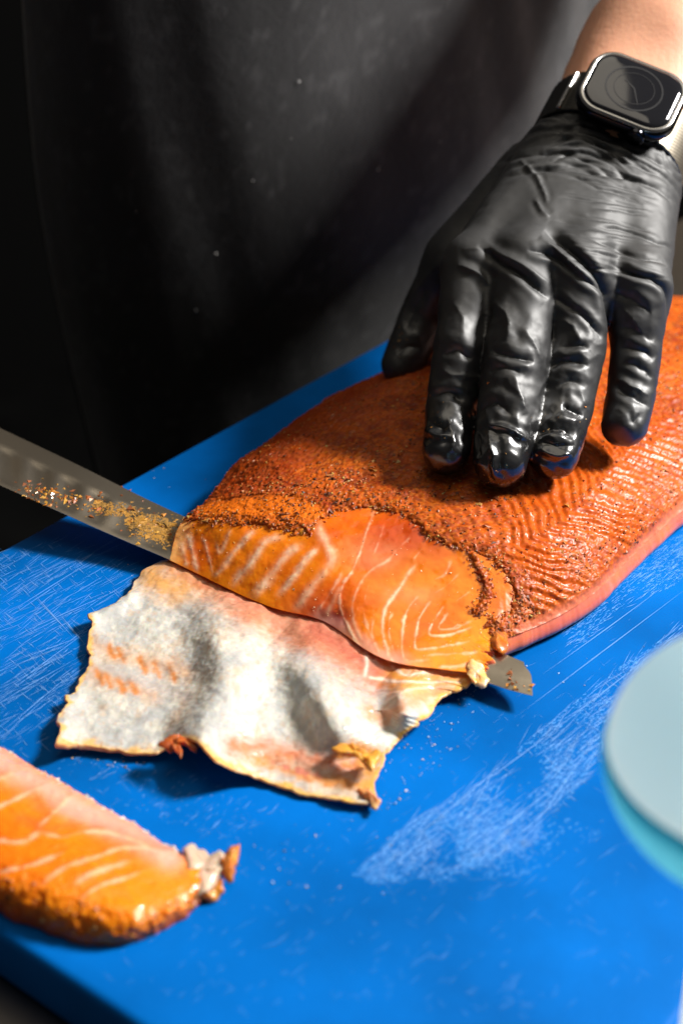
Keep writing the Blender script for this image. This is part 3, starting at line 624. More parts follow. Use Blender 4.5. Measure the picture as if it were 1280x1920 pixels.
md = o.modifiers.new('edge', 'EDGE_SPLIT'); md.split_angle = math.radians(40)
# handle, off to the left of the picture
hd = ks[0] * .5 + ke[0] * .5; hdir = (ks[0] - ks[25]); hdir /= np.linalg.norm(hdir); hw = (ke[0] - ks[0]); hw -= hdir * (hw @ hdir); hw /= np.linalg.norm(hw); hn = np.cross(hdir, hw)
Mh = Matrix(((hdir[0], hw[0], hn[0], 0), (hdir[1], hw[1], hn[1], 0), (hdir[2], hw[2], hn[2], 0), (0, 0, 0, 1)))
bm = box_bm(.125, .026, .016, .006, 4); o = bm_obj('handle', bm, M_handle, kn, smooth=True)
o.matrix_local = Matrix.Translation(Vector(hd + hdir * .055 - KO)) @ Mh
# fish smears and bits on the blade
def on_blade(px, py):
    T4 = np.swapaxes(cspline(np.arange(nw), np.swapaxes(Tp, 0, 1), np.linspace(0, nw - 1, nw * 4)), 0, 1); T4 = cspline(np.arange(0, nb, 1), T4, np.linspace(0, nb - 1, nb * 6)).reshape(-1, 3)
    Q = seen(T4); r = []
    for x, y in zip(px, py): r.append(T4[np.argmin((Q[:, 0] - x) ** 2 + (Q[:, 1] - y) ** 2)])
    return np.array(r)
sm = []
for (x, y), (sx, sy), n in (((95, 925), (26, 9), 60), ((130, 936), (22, 6), 36), ((55, 915), (10, 6), 22), ((285, 985), (22, 15), 20), ((250, 975), (16, 14), 12), ((190, 950), (40, 8), 10), ((960, 1268), (6, 6), 6), ((970, 1290), (14, 3), 10), ((150, 930), (90, 20), 30)):
    sm += [(x + random.gauss(0, sx) , y + .42 * 0 + random.gauss(0, sy)) for _ in range(n)]
sm = np.array(sm); pts = on_blade(sm[:, 0], sm[:, 1]); n = len(pts)
flakes('fish_residue', pts + upn * .0001 - KO, np.tile(upn, (n, 1)), RNG.lognormal(math.log(.0006), .45, n), np.array([(.55, .20, .02), (.40, .10, .015), (.62, .32, .05), (.25, .07, .015)])[RNG.choice(4, n)], M_smear, kn, .5)
sm = np.array([(random.gauss(x, sx), random.gauss(y, sy)) for x, y, sx, sy, n in ((290, 990, 20, 11, 700), (262, 978, 14, 7, 260), (225, 960, 22, 4, 220), (200, 948, 20, 4, 120), (310, 1005, 10, 8, 200)) for _ in range(n)])
pts = on_blade(sm[:, 0], sm[:, 1]); n = len(pts)
flakes('smear', pts + upn * .00004 - KO, np.tile(upn, (n, 1)), RNG.lognormal(math.log(.00045), .5, n), np.array([(.40, .19, .03), (.30, .16, .04), (.48, .24, .05)])[RNG.choice(3, n)], M_smear, kn, .12)

# ------------------------------------------------------------------ salmon end piece at lower left
sl = thing('salmon_slice', 'thick orange end slice of salmon lying on the lower left of the blue board', 'salmon slice', tuple(at(150, 1620)))
SO = np.array(sl.location)
SC = [[(-190, 1310, .2), (-175, 1345, .9), (-170, 1420, 1.5), (-170, 1500, 1.5), (-170, 1580, 1.2), (-175, 1628, .2)],
      [(-5, 1400, .2), (0, 1425, .9), (0, 1490, 1.35), (0, 1575, 1.5), (0, 1655, 1.25), (0, 1704, .2)],
      [(100, 1460, .2), (102, 1485, .9), (105, 1545, 1.35), (110, 1620, 1.5), (110, 1695, 1.2), (105, 1750, .2)],
      [(195, 1512, .2), (200, 1535, .85), (205, 1590, 1.2), (212, 1657, 1.35), (212, 1722, 1.05), (200, 1768, .15)],
      [(285, 1568, .2), (292, 1585, .7), (300, 1622, .9), (305, 1665, 1.0), (305, 1712, .8), (298, 1742, .15)],
      [(345, 1604, .2), (355, 1612, .4), (362, 1632, .65), (368, 1655, .75), (368, 1680, .55), (360, 1705, .2)],
      [(372, 1612, .15), (382, 1620, .25), (388, 1635, .35), (392, 1650, .35), (390, 1668, .3), (382, 1685, .15)]]
SC3 = np.array([[at(x, y, z * (.0075 if z > .45 else .01)) for x, y, z in r] for r in SC]); GS = net(SC3, 300, 240).reshape(-1, 3); qs = seen(GS); Ns = normals(GS, gridF(300, 240)); Ns *= np.sign(Ns[:, 2].mean())
m1 = fbm(GS, 60, 4, 101); m2 = fbm(GS, 260, 4, 102)
cs = mix((.80, .15, .002), (.88, .24, .005), np.clip(.5 + m1 * 1.3, 0, 1))
def ps(cols, pl, w, colr, s, nz=6):
    d_ = np.maximum(pdist(qs, smooth_poly(pl))[0] + m2 * nz, 0); return mix(cols, colr, np.clip(np.exp(-(d_ / w) ** 2) * s, 0, 1))
cs = ps(cs, [(-150, 1350), (0, 1430), (80, 1475), (160, 1520), (240, 1560), (320, 1608)], 26, (.84, .44, .34), .9)
cs = ps(cs, [(90, 1505), (180, 1545), (230, 1570)], 14, (.80, .36, .27), .6)
cs = ps(cs, [(70, 1500), (88, 1525), (75, 1545), (40, 1535)], 15, (.78, .17, .02), .85)
cs = ps(cs, [(85, 1562), (130, 1550), (190, 1558)], 9, (.78, .19, .03), .7)
for pl, w_ in (([(70, 1555), (95, 1530), (115, 1510), (135, 1492)], 4), ([(75, 1562), (120, 1572), (170, 1560), (235, 1572), (290, 1592)], 3.5), ([(-20, 1575), (40, 1580), (75, 1562)], 4), ([(-20, 1520), (30, 1498), (80, 1475)], 4),
               ([(80, 1662), (120, 1630), (180, 1610), (240, 1590), (310, 1595)], 3.5), ([(140, 1660), (165, 1645), (200, 1630), (245, 1615)], 4), ([(150, 1690), (190, 1660), (240, 1645), (275, 1632)], 3), ([(-20, 1470), (30, 1450)], 5), ([(-20, 1640), (60, 1625), (120, 1600)], 3)):
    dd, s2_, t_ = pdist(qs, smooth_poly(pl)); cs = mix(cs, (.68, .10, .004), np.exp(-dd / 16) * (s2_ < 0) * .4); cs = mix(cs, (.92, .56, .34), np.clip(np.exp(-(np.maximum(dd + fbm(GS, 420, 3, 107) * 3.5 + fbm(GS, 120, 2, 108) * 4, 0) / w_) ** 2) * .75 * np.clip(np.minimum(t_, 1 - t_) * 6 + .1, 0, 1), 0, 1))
v5 = np.repeat(np.linspace(0, 1, 240)[None], 300, 0).ravel()
cs = mix(cs, (.74, .17, .006), sstep(.85, .95, v5 + m2 * .06) * .85); cs = mix(cs, (.50, .07, .006), sstep(.90, 1.0, v5 + m2 * .10) * .8)
cs *= (1 + .03 * m2)[:, None]
rough_edge = .45 * sstep(.68, .85, v5)
GV = GS + Ns * (fbm(GS, 300, 4, 104) * (.0004 + .0016 * rough_edge) + fbm(GS, 60, 3, 105) * .0009)[:, None]
gg = GV.reshape(300, 240, 3); VV = [GV]; FF = [gridF(300, 240, 0, True)]; CC = [cs]; off = 300 * 240
for E, fl_, cl in ((gg[:, 0], True, cs.reshape(300, 240, 3)[:, 0]), (gg[:, -1], False, cs.reshape(300, 240, 3)[:, -1]), (gg[-1], True, cs.reshape(300, 240, 3)[-1]), (gg[0], False, cs.reshape(300, 240, 3)[0])):
    lo_ = E.copy(); lo_[:, 2] = .0004; W_ = np.stack([E, E * .5 + lo_ * .5, lo_], 1); VV.append(W_.reshape(-1, 3)); FF.append(gridF(len(E), 3, off, fl_)); CC.append(np.repeat(cl, 3, 0)); off += len(E) * 3
mesh_obj('flesh', np.concatenate(VV) - SO, np.concatenate(FF), M_flesh, sl, cols=np.concatenate(CC))
ci = np.where(v5 > .74)[0]; pk = RNG.choice(ci, 380)
flakes('spice_flakes', GV[pk] - SO, Ns[pk], RNG.lognormal(math.log(.0004), .4, 380), PAL[RNG.choice(9, 380, p=(.3, .22, .1, .03, .1, .05, .16, 0, .04))], M_flake, sl, .6)
ci = np.where((v5 < .08))[0]; pk = RNG.choice(ci, 160)
flakes('skin_shreds', GV[pk] - SO, Ns[pk], RNG.lognormal(math.log(.0006), .4, 160), np.array([(.55, .5, .46), (.72, .55, .45), (.4, .38, .36)])[RNG.choice(3, 160)], M_flake, sl, .6)
scrap('membrane', [(340, 1600), (365, 1592), (388, 1605), (412, 1612), (420, 1630), (408, 1655), (385, 1682), (362, 1680), (352, 1640)], .25, .3, sl, SO, M_film, (.6, .5, .4), (.7, .6, .5), seed=51)
scrap('flesh_tip', [(405, 1618), (425, 1606), (445, 1593), (447, 1615), (441, 1640), (432, 1656), (420, 1650), (425, 1632)], .25, .35, sl, SO, M_flesh, (.80, .34, .03), (.55, .16, .02), seed=55)
scrap('flesh_tip', [(375, 1675), (395, 1664), (416, 1660), (414, 1676), (396, 1690), (380, 1690)], .12, .3, sl, SO, M_flesh, (.82, .34, .03), (.60, .20, .03), seed=58)

# crumbs on the board; the light-blue ones are painted droplet highlights
cr = []
for poly, n in (([(120, 1400), (280, 1415), (260, 1450), (140, 1430)], 46), ([(700, 1330), (900, 1290), (900, 1360), (760, 1500), (650, 1560)], 170), ([(440, 1590), (600, 1560), (640, 1640), (480, 1680)], 16), ([(160, 880), (420, 860), (420, 900), (230, 930)], 5), ([(1000, 1150), (1240, 1100), (1200, 1300), (960, 1350)], 14), ([(220, 1060), (300, 1050), (270, 1110)], 8), ([(200, 1500), (600, 1540), (900, 1560), (900, 1700), (500, 1700)], 26)):
    cr += list(scatter(poly, n))
cr = np.array(cr); n = len(cr)
tag(flakes('crumbs', at(cr[:, 0], cr[:, 1], .0002), np.tile((0, 0, 1.), (n, 1)), RNG.lognormal(math.log(.00021), .5, n), np.array([(.45, .6, .75), (.6, .55, .45), (.5, .35, .15), (.10, .07, .05), (.25, .2, .12)])[RNG.choice(5, n, p=(.4, .2, .15, .1, .15))], M_flake, None, .6), 'fine crumbs of spice and fish with painted droplet highlights, scattered over the blue board', 'crumbs')

# ------------------------------------------------------------------ the cook: body, shirt, apron, glove
WC = np.array([.1215, .112, .1255])                                  # wrist under the watch
AF = np.array([.42, .777, .469]); AF /= np.linalg.norm(AF)           # from hand to elbow
E1 = np.array([.904, -.312, -.292]); E1 -= AF * (E1 @ AF); E1 /= np.linalg.norm(E1); NW = np.cross(E1, AF)
if NW[2] < 0: NW = -NW
ELB = WC + AF * .24; BODY = board_pt(.585, -.16)                     # torso centre
SHO = BODY + TT * .20 + np.array([0, 0, .44])
def torso_sdf(P, grow):
    q_ = P - BODY.astype(np.float32); x = q_ @ TT.astype(np.float32); y = q_ @ NN.astype(np.float32); zz = q_[..., 2]
    ax_ = .215 + grow + .02 * np.cos((zz - .1) * 7); ay = .115 + grow + .018 * np.exp(-((zz - .02) / .16) ** 2)
    rr = np.sqrt((x / ax_) ** 2 + (y / ay) ** 2) + 1e-6
    return np.maximum((rr - 1) * ay, np.abs(zz + .02) - .52 - grow)
def body_mesh(lo, hi, step, grow, segs, k=.04):
    P_ = grid_pts(lo, hi, step); d_ = smin(torso_sdf(P_, grow), round_cones(P_, segs), k); return surface_nets(d_, lo, step, 3)
lo = BODY + np.array([-.26, -.45, -.60]); hi = np.array([.36, BODY[1] + .34, .62])
lo[1] = min(lo[1], .07)
arm = [(SHO, ELB, .058, .047), (ELB, WC + AF * .06 , .047, .034), (WC + AF * .06 - E1 * .010, WC - AF * .02 - E1 * .010, .0285, .0215), (WC + AF * .06 + E1 * .010, WC - AF * .02 + E1 * .010, .0285, .0215)]
V, F = body_mesh(lo, hi, .0075, 0, arm)
per = tag(mesh_obj('person', V, F, M_arm), 'cook in black apron pressing the salmon with a black gloved hand', 'person')
V, F = body_mesh(lo, hi, .009, .007, [(SHO, SHO * .3 + ELB * .7, .066, .058)])
mesh_obj('shirt', V, F, M_shirt, per)
# apron: a hanging cloth wrapped round the front of the body
na, nz = 220, 260
th = np.linspace(-1.75, 1.75, na); zz = np.linspace(-.62, .42, nz); TH_, ZZ = np.meshgrid(th, zz)
ax_ = .228 + .02 * np.cos((ZZ - .1) * 7); ay = .128 + .018 * np.exp(-((ZZ - .02) / .16) ** 2)
fold = .0015 * np.sin(TH_ * 7 + ZZ * 5 + 1.5 * vnoise(np.stack([TH_ * 2, ZZ * 5], -1), 5)) * sstep(.3, -.4, ZZ)
P2 = np.stack([TH_ * 1.6, ZZ * 6], -1); fold = fold + .004 * fbm(np.stack([TH_ * 2.6 + ZZ * 3, ZZ * 2.5 - TH_], -1), 1, 3, 6)
dg_ = pdist(np.stack([TH_.ravel(), ZZ.ravel()], -1), [(.1, .35), (.45, .12), (.75, -.02), (1.0, -.12)])[0].reshape(TH_.shape)
fold += .003 * np.cos(dg_ * 42) * np.exp(-dg_ * 5)
A = BODY + TT * (np.sin(TH_) * (ax_ + fold))[..., None] + NN * (np.cos(TH_) * (ay + fold))[..., None] + np.array([0, 0, 1.]) * ZZ[..., None]
Af = A.reshape(-1, 3); B = Af - normals(Af, gridF(nz, na)) * .0012
ca = mix((.0045, .0045, .005), (.019, .019, .0205), np.clip(.5 + fbm(Af * np.array([1, 1, .5]), 24, 5, 111) * 1.1, 0, 1)); ca = mix(ca, (.045, .045, .047), sstep(.25, .6, fbm(Af, 160, 4, 112)) * .6)
loop = np.r_[np.arange(na), (np.arange(1, nz) * na + na - 1), ((nz - 1) * na + np.arange(na - 2, -1, -1)), (np.arange(nz - 2, 0, -1) * na)]; l2 = np.roll(loop, -1)
o = mesh_obj('apron', np.vstack([Af, B]), np.concatenate([gridF(nz, na), gridF(nz, na, na * nz, True), np.stack([loop, loop + na * nz, l2 + na * nz, l2], -1)]), M_apron, per, cols=np.vstack([ca, ca]))
Qa = seen(Af); li = []
for x, y in ((1028, 97), (405, 475), (705, 322), (370, 582), (565, 155), (260, 400), (640, 210), (820, 260), (470, 330), (545, 260), (900, 180), (300, 120)):
    li.append(np.argmin((Qa[:, 0] - x) ** 2 + (Qa[:, 1] - y) ** 2))
Na = normals(Af, gridF(nz, na)); flakes('lint', Af[li] + Na[li] * .001, Na[li], np.array([.0013, .0011, .0012, .0008, .001] + [.0004] * 7), np.vstack([[(.6, .38, .2)], np.tile((.35, .34, .33), (len(li) - 1, 1))]), M_flake, per, .5)

# glove: implicit surface from the bones of the hand
def J(*a): return [at(x, y, z * .01) for x, y, z in a]
HB = {'index': (J((893, 500, 9.4), (864, 650, 7.2), (846, 765, 5.2), (836, 848, 4.35)), (1.22, 1.08, 1.02, .90)),
      'middle': (J((985, 490, 9.9), (970, 655, 7.4), (951, 785, 5.4), (937, 866, 4.4)), (1.25, 1.28, 1.25, 1.04)),
      'ring': (J((1085, 500, 9.8), (1078, 650, 7.2), (1054, 770, 5.3), (1037, 850, 4.4)), (1.25, 1.22, 1.15, 1.0)),
      'little': (J((1190, 535, 9.0), (1192, 645, 7.0), (1182, 735, 5.4), (1171, 796, 4.5)), (1.22, 1.04, .98, .93)),
      'thumb': (J((1000, 340, 10.8), (862, 490, 7.6), (796, 595, 5.0), (752, 686, 3.3)), (1.8, 1.65, 1.18, .95))}
lo = np.array([.012, -.052, .018]); hi = np.array([.165, .175, .165]); st = .0012
PG = grid_pts(lo, hi, st); hand0 = WC - AF * .022
cw = [hand0 - E1 * .016, hand0 - E1 * .004, hand0 + E1 * .007, hand0 + E1 * .017]
palm = None
for k, n in enumerate(('index', 'middle', 'ring', 'little')):
    mc = HB[n][0][0]; seg = round_cones(PG, [(cw[k], mc - np.array([0, 0, .001]), .0185, .0128)]); palm = seg if palm is None else smin(palm, seg, .008)
    low = round_cones(PG, [(cw[k] - NW * .006, mc - NW * .010 + AF * .006, .018, .0125)]); palm = smin(palm, low, .01)
for k, n in enumerate(('index', 'middle', 'ring', 'little')):       # webs between the fingers
    p, r = HB[n]; palm = smin(palm, round_cones(PG, [(p[0] - np.array([0, 0, .002]), p[0] + (p[1] - p[0]) * (.48 if k < 3 else .55), .0125, .0098)]), .007)
wr = np.minimum(*(round_cones(PG, [(hand0 + E1 * s_, WC + AF * .012 + E1 * s_, .0205, .0235)]) for s_ in (-.011, .011)))
palm = smin(palm, wr, .008)
fing = None
for k, n in enumerate(('index', 'middle', 'ring', 'little')):
    p, r = HB[n]; d_ = round_cones(PG, [(p[i], p[i + 1], r[i] * .01, r[i + 1] * .01) for i in range(3)]); fing = d_ if fing is None else smin(fing, d_, .0012)
p, r = HB['thumb']; thm = smin(round_cones(PG, [(p[i], p[i + 1], r[i] * .01, r[i + 1] * .01) for i in range(3)]), round_cones(PG, [(p[1], HB['index'][0][0] - np.array([0, 0, .012]), .010, .009)]), .012)
sdf = smin(smin(palm, fing, .006), thm, .005)
cut = (PG - (WC + AF * .010).astype(np.float32)) @ AF.astype(np.float32); sdf = np.maximum(sdf, cut)
V, F = surface_nets(sdf, lo, st, 2); del PG, palm, fing, thm, wr, sdf
V, F = subdivide(V, F); N0 = normals(V, F); qg = seen(V); face = ((CAM_P - V) * N0).sum(1) / np.linalg.norm(CAM_P - V, axis=1)
FOLDS = [  # creases of the glove: polyline, depth mm, width px
 ([(945, 332), (1030, 320), (1090, 321), (1165, 333), (1225, 351), (1265, 382)], .9, 4), ([(930, 308), (990, 293), (1065, 289), (1140, 298), (1215, 321), (1258, 352)], .8, 4),
 ([(960, 274), (1000, 248), (1065, 242), (1140, 263), (1210, 291), (1258, 325)], 1.0, 5), ([(985, 232), (1040, 218), (1110, 238), (1190, 268), (1255, 300)], 1.1, 5), ([(1070, 258), (1150, 285), (1225, 318), (1262, 352)], .7, 4),
 ([(975, 300), (1010, 340), (1025, 380)], -.6, 4), ([(1003, 372), (1015, 392), (1030, 405)], -.6, 4),
 ([(895, 462), (940, 492), (990, 525), (1027, 560)], 1.5, 6), ([(855, 497), (890, 510), (918, 535)], -.9, 6), ([(865, 470), (920, 470), (985, 500), (1030, 535)], -.7, 8),
 ([(1020, 430), (1065, 465), (1105, 505), (1135, 552), (1142, 620)], 1.9, 7), ([(990, 467), (1040, 482), (1090, 520), (1130, 548)], 1.2, 5), ([(1010, 445), (1055, 480), (1100, 522)], -.8, 5),
 ([(1120, 353), (1160, 364), (1205, 386)], .5, 4), ([(1117, 424), (1160, 432), (1197, 443), (1260, 468)], .7, 4), ([(1086, 441), (1142, 460), (1192, 481), (1226, 485), (1252, 497)], .9, 4.5), ([(1100, 400), (1150, 412), (1230, 440)], .4, 4),
 ([(1142, 493), (1184, 512), (1226, 526), (1250, 552), (1250, 600)], 1.4, 5.5), ([(1150, 545), (1185, 560), (1220, 590)], .9, 6), ([(1160, 580), (1190, 600), (1215, 640)], -.8, 6),
 ([(920, 657), (968, 672), (998, 676)], 1.3, 6), ([(925, 560), (955, 600), (945, 640)], -1.0, 8), ([(975, 610), (1000, 640), (1012, 680)], -.7, 8), ([(917, 700), (950, 690), (985, 705)], 1.0, 7), ([(889, 784), (928, 755), (964, 784)], 1.3, 7), ([(960, 700), (975, 740), (985, 780)], -.8, 7),
 ([(915, 792), (956, 803), (988, 828)], -1.3, 4), ([(915, 800), (925, 865), (930, 905)], -1.2, 5), ([(900, 815), (895, 860)], .9, 6),
 ([(1030, 690), (1065, 674), (1102, 692)], 1.3, 6), ([(1050, 652), (1080, 648), (1106, 657)], 1.0, 5), ([(1053, 760), (1092, 778)], 1.4, 6), ([(1040, 725), (1070, 712), (1096, 730)], .8, 6), ([(1003, 815), (1046, 800), (1073, 820)], 1.2, 6), ([(1008, 842), (1038, 855), (1069, 850)], -1.3, 5), ([(1010, 828), (1040, 836), (1075, 832)], .9, 5),
 ([(1038, 557), (1069, 577), (1104, 604), (1124, 636)], 1.0, 4.5), ([(1050, 600), (1075, 620), (1095, 650)], -.8, 7),
 ([(1165, 652), (1195, 655), (1223, 675)], 1.3, 6), ([(1150, 713), (1180, 722), (1214, 742)], -1.1, 5), ([(1155, 728), (1185, 742), (1212, 765)], 1.3, 6), ([(1170, 676), (1200, 690), (1222, 712)], 1.0, 6), ([(1160, 620), (1190, 615), (1225, 640)], .9, 6), ([(1180, 770), (1190, 790), (1200, 775)], .9, 7),
 ([(835, 667), (860, 660), (884, 674)], 1.1, 7), ([(828, 690), (850, 705), (880, 700)], -.8, 8), ([(811, 747), (839, 737), (870, 754)], 1.4, 6), ([(803, 808), (820, 818), (842, 812)], -1.1, 5), ([(806, 790), (826, 800), (850, 790)], .9, 6), ([(840, 780), (848, 815), (846, 850)], -.8, 6), ([(850, 560), (870, 600), (862, 640)], -.6, 9),
 ([(760, 620), (780, 580), (800, 540)], .8, 6), ([(745, 665), (765, 650), (790, 655)], .9, 6), ([(770, 560), (800, 520), (835, 480)], -.6, 7)]
for k in range(15):                                                  # fine stretch lines across the back and the cuff
    y0 = 322 + k * 13 + random.uniform(-5, 5); x0 = random.uniform(1010, 1120); x1 = random.uniform(1190, 1262); sl_ = random.uniform(.12, .26)
    FOLDS.append(([(x0, y0), ((x0 + x1) / 2, y0 + (x1 - x0) * sl_ * .4), (x1, y0 + (x1 - x0) * sl_)], random.uniform(.2, .45), 2.6))
for k in range(16):
    y0 = 212 + k * 7 + random.uniform(-4, 4); x0 = random.uniform(940, 1040); x1 = random.uniform(1150, 1268)
    FOLDS.append(([(x0, y0 + 22), (x0 + (x1 - x0) * .3, y0), (x0 + (x1 - x0) * .65, y0 + 16), (x1, y0 + 62)], random.uniform(.35, .8), 3))
dsp = np.zeros(len(V)); vis = np.clip(face * 4, 0, 1)
wob = np.stack([fbm(V, 160, 3, 121), fbm(V, 160, 3, 122)], -1) * 7
for pl, dep, wpx in FOLDS:
    pl = smooth_poly(pl, 5); m = (qg[:, 0] > pl[:, 0].min() - 40) & (qg[:, 0] < pl[:, 0].max() + 40) & (qg[:, 1] > pl[:, 1].min() - 40) & (qg[:, 1] < pl[:, 1].max() + 40) & (face > -.1)
    if not m.any(): continue
    wpx = wpx * (1.0 if pl[:, 1].mean() < 560 else 1.15); d_, _, t_ = pdist(qg[m] + wob[m] * (.35 if pl[:, 1].mean() < 560 else 1), pl); dep = dep * (.7 if pl[:, 0].mean() > 1140 and pl[:, 1].mean() > 600 else 1); tp = np.clip(np.minimum(t_, 1 - t_) * 5, 0, 1) ** .7
    dsp[m] += (-1.15 * np.exp(-np.sqrt(d_ ** 2 + .4) / (.85 * wpx)) + .45 * np.exp(-((d_ - 2.3 * wpx) / (1.5 * wpx)) ** 2)) * dep * (.0011 if pl[:, 1].mean() < 560 else .00105) * tp * vis[m]
# fine random puckers, stronger on the fingers, and lines across the wrist
ang = sstep(.105, .06, V[:, 2]); pk_ = fbm(V * np.array([1, .8, 1.0]), 190, 3, 125); dsp += ang * (.0006 - .0026 * np.abs(fbm(V + .004 * np.stack([fbm(V, 90, 2, 131), fbm(V, 90, 2, 132), fbm(V, 90, 2, 133)], -1), 105, 2, 134))) * .35
along = (V - hand0) @ AF; cuff = sstep(-.035, .012, along); dsp += cuff * .0009 * np.abs(np.sin((along + fbm(V, 60, 2, 127) * .012) * 520)) * .4 * sstep(-.03, 0, along)
dsp += fbm(V, 70, 3, 126) * .0006
V = V + N0 * dsp[:, None]; V = relax(V, F, .25)
tipw = np.zeros(len(V))
for n in ('index', 'middle', 'ring'): tipw = np.maximum(tipw, sstep(.026, .010, np.linalg.norm(V - HB[n][0][3], axis=1)))
gr = np.clip(.54 + .10 * sstep(.075, .105, V[:, 2]) - tipw * .26 + fbm(V, 120, 3, 128) * .06 - .05 * ang, .12, .7)
mesh_obj('glove', V, F, M_glove, per, attrs={'Rough': gr})
# wet orange bits stuck to the glove
Ng_ = normals(V, F); li = [np.argmin((qg[:, 0] - x) ** 2 + (qg[:, 1] - y) ** 2 + 1e6 * (face < .1)) for x, y in [(914, 717), (1006, 852), (1094, 762), (748, 640)] + [(random.gauss(920, 25), random.gauss(890, 14)) for _ in range(26)] + [(random.gauss(815, 9), random.gauss(760, 30)) for _ in range(14)] + [(random.gauss(1050, 24), random.gauss(790, 18)) for _ in range(14)] + [(random.gauss(748, 10), random.gauss(655, 20)) for _ in range(14)]]
flakes('fish_bits', V[li], Ng_[li], np.r_[[.0008, .0007, .0005, .0006], RNG.lognormal(math.log(.00022), .4, len(li) - 4)], np.array([(.6, .2, .03), (.4, .22, .05), (.5, .3, .1)])[RNG.choice(3, len(li))], M_flake, per, .6)

# ------------------------------------------------------------------ wrist watch
wt = thing('wrist_watch', 'black rounded square wrist watch on a woven metal band above the glove cuff', 'watch', tuple(WC + NW * .026))
WM = Matrix(((E1[0], AF[0], NW[0], 0), (E1[1], AF[1], NW[1], 0), (E1[2], AF[2], NW[2], 0), (0, 0, 0, 1)))
wt.matrix_world = Matrix.Translation(Vector(WC + NW * .0262)) @ WM
def rrect(w_, h_, r_, n=10):
    p = []
    for cx, cy, a0 in ((w_ / 2 - r_, h_ / 2 - r_, 0), (-w_ / 2 + r_, h_ / 2 - r_, 90), (-w_ / 2 + r_, -h_ / 2 + r_, 180), (w_ / 2 - r_, -h_ / 2 + r_, 270)):
        for k in range(n + 1):
            a_ = math.radians(a0 + 90 * k / n); p.append((cx + r_ * math.cos(a_), cy + r_ * math.sin(a_)))
    return np.array(p)
def layers(name, spec, mat, cap0=True, cap1=True):
    R_ = [np.c_[rrect(w_, h_, r_), np.full(44, z_)] for w_, h_, r_, z_ in spec]; V_ = np.concatenate(R_); i = np.arange(len(R_) * 44).reshape(-1, 44); j = np.roll(i, -1, 1)
    bm = bmesh.new(); vs = [bm.verts.new(v) for v in V_]
    for k in range(len(R_) - 1):
        for t in range(44): bm.faces.new([vs[x] for x in (i[k, t], j[k, t], j[k + 1, t], i[k + 1, t])])
    if cap0: bm.faces.new([vs[x] for x in i[0][::-1]])
    if cap1: bm.faces.new([vs[x] for x in i[-1]])
    return bm_obj(name, bm, mat, wt, smooth=True)
WL, WH = .0445, .0385
layers('watch_case', [(WL - .010, WH - .010, .008, -.0035), (WL - .003, WH - .003, .0105, -.0010), (WL, WH, .0115, .0022), (WL - .0004, WH - .0004, .0115, .0045), (WL - .0022, WH - .0022, .0108, .0060), (WL - .0040, WH - .0040, .0100, .0064)], M_case)
o = layers('bezel', [(WL - .0018, WH - .0018, .0110, .0058), (WL - .0028, WH - .0028, .0106, .0067), (WL - .0050, WH - .0050, .0096, .0069), (WL - .0056, WH - .0056, .0094, .0066)], M_bezel, False, False)
layers('screen', [(WL - .0050, WH - .0050, .0096, .0062), (WL - .0056, WH - .0056, .0094, .0070), (WL - .0090, WH - .0090, .0080, .0076), (WL - .0150, WH - .0150, .0060, .00785)], M_glass)
bm = bmesh.new()
def ringb(r0, r1, z_, n=48):
    a_ = [bm.verts.new((r0 * math.cos(2 * math.pi * k / n) , r0 * math.sin(2 * math.pi * k / n), z_)) for k in range(n)]; b_ = [bm.verts.new((r1 * math.cos(2 * math.pi * k / n), r1 * math.sin(2 * math.pi * k / n), z_)) for k in range(n)]
    for k in range(n): bm.faces.new((a_[k], b_[k], b_[(k + 1) % n], a_[(k + 1) % n]))
ringb(.0118, .0126, .00795); ringb(.0086, .0089, .00795)
for a_, l_, w_ in ((math.radians(-62), .0085, .0007), (math.radians(150), .006, .0008)):
    d_ = Vector((math.cos(a_), math.sin(a_), 0)); s_ = Vector((-d_.y, d_.x, 0)) * w_ * .5; c_ = Vector((0, 0, .0080))
    bm.faces.new([bm.verts.new(c_ + x) for x in (-s_, d_ * l_ - s_ * .6, d_ * l_ + s_ * .6, s_)])
bm_obj('dial', bm, M_dial, wt)
lathe('crown', [(0, -.003), (.0036, -.003), (.0040, -.0024), (.0040, .0003), (.0037, .0007), (.0012, .0008), (0, .0008)], M_case, wt, 28, Matrix.Translation((.009, -WH / 2 - .0010, .0022)) @ Matrix.Rotation(math.pi / 2, 4, 'X'))
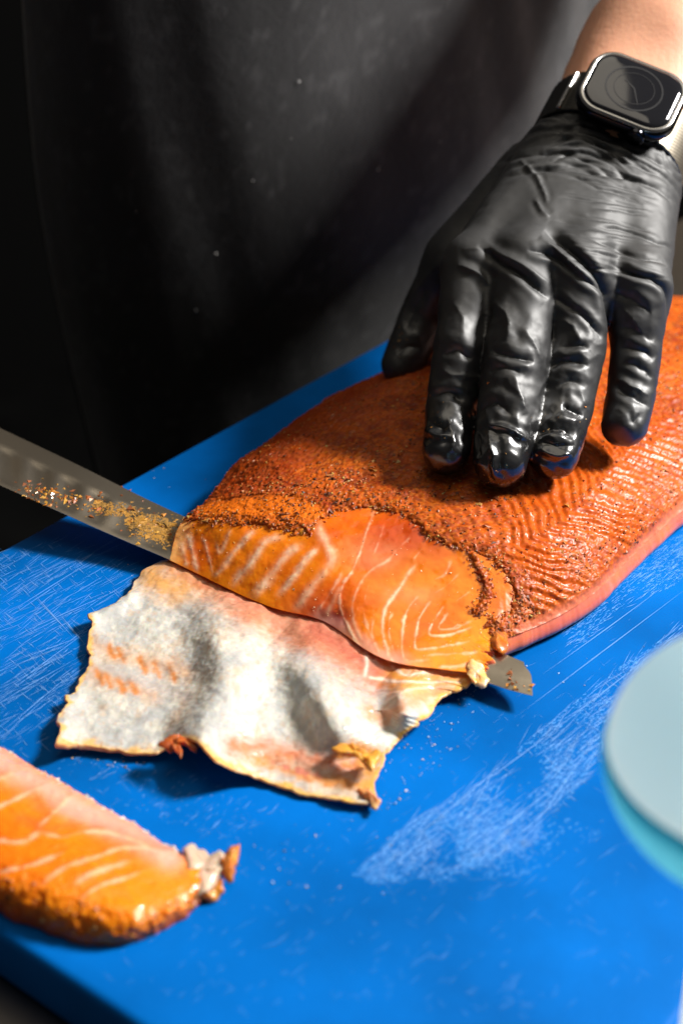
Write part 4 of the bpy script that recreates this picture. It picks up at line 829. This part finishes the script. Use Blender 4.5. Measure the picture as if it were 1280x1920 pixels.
# woven band round the wrist
nb_, nw_ = 300, 44; t = np.linspace(0, 2 * np.pi, nb_); cx, cz = .0345 * np.sin(t), .0262 * np.cos(t) - .0262
sx = np.sign(cx) * np.abs(cx / .0345) ** .9 * .0345; ww = np.linspace(-.0125, .0125, nw_)
wv = .00022 * np.sin(np.arange(nb_)[:, None] * 2.1) * np.sin(np.arange(nw_)[None] * 2.1 + np.arange(nb_)[:, None] * np.pi)
BV = np.stack([np.repeat(sx[:, None], nw_, 1) * (1 + wv / .03), np.repeat(ww[None], nb_, 0), np.repeat(cz[:, None], nw_, 1) + wv * np.cos(t)[:, None]], -1)
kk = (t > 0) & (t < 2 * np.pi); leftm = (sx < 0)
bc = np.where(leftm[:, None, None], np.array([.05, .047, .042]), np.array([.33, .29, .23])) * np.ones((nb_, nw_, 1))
o = mesh_obj('band', BV, gridF(nb_, nw_), M_mesh, wt, cols=bc.reshape(-1, 3)); sd_ = o.modifiers.new('thick', 'SOLIDIFY'); sd_.thickness = .0016; sd_.offset = 0
for sx_ in (-1,):
    bm = box_bm(.0022, .0235, .0024, .0006, 2, Matrix.Translation((sx_ * .0268, 0, -.0075)) @ Matrix.Rotation(-sx_ * .75, 4, 'Y')); bm_obj('band_bar', bm, M_bezel, wt)

# ------------------------------------------------------------------ turquoise dispenser at right
cy = thing('plastic_dispenser', 'pale turquoise plastic dispenser with a rounded cap, out of focus at the right edge', 'dispenser', (.0905, -.283, -.021))
zc = .1235
lathe('dispenser_body', [(0, .0), (.020, .0), (.021, .002), (.020, .006), (.009, .012), (.0080, .03), (.0085, .06), (.0095, .085), (.0125, .096), (0, .096)], M_pale, cy)
lathe('collar', [(0, -.0262), (.012, -.0260)] + [(.0345 * math.cos(a_), .029 * math.sin(a_)) for a_ in np.linspace(-1.15, -.02, 16)] + [(.0330, .0), (.030, -.0015)], M_teal, cy, 72, Matrix.Translation((0, 0, zc)))
lathe('cap', [(.0315, .0002), (.0335, .0003)] + [(.0337 * math.cos(a_), .027 * math.sin(a_)) for a_ in np.linspace(.03, 1.22, 18)] + [(.0095, .0250), (.0080, .0236), (.004, .0232), (0, .0231)], M_pale, cy, 72, Matrix.Translation((0, 0, zc)))
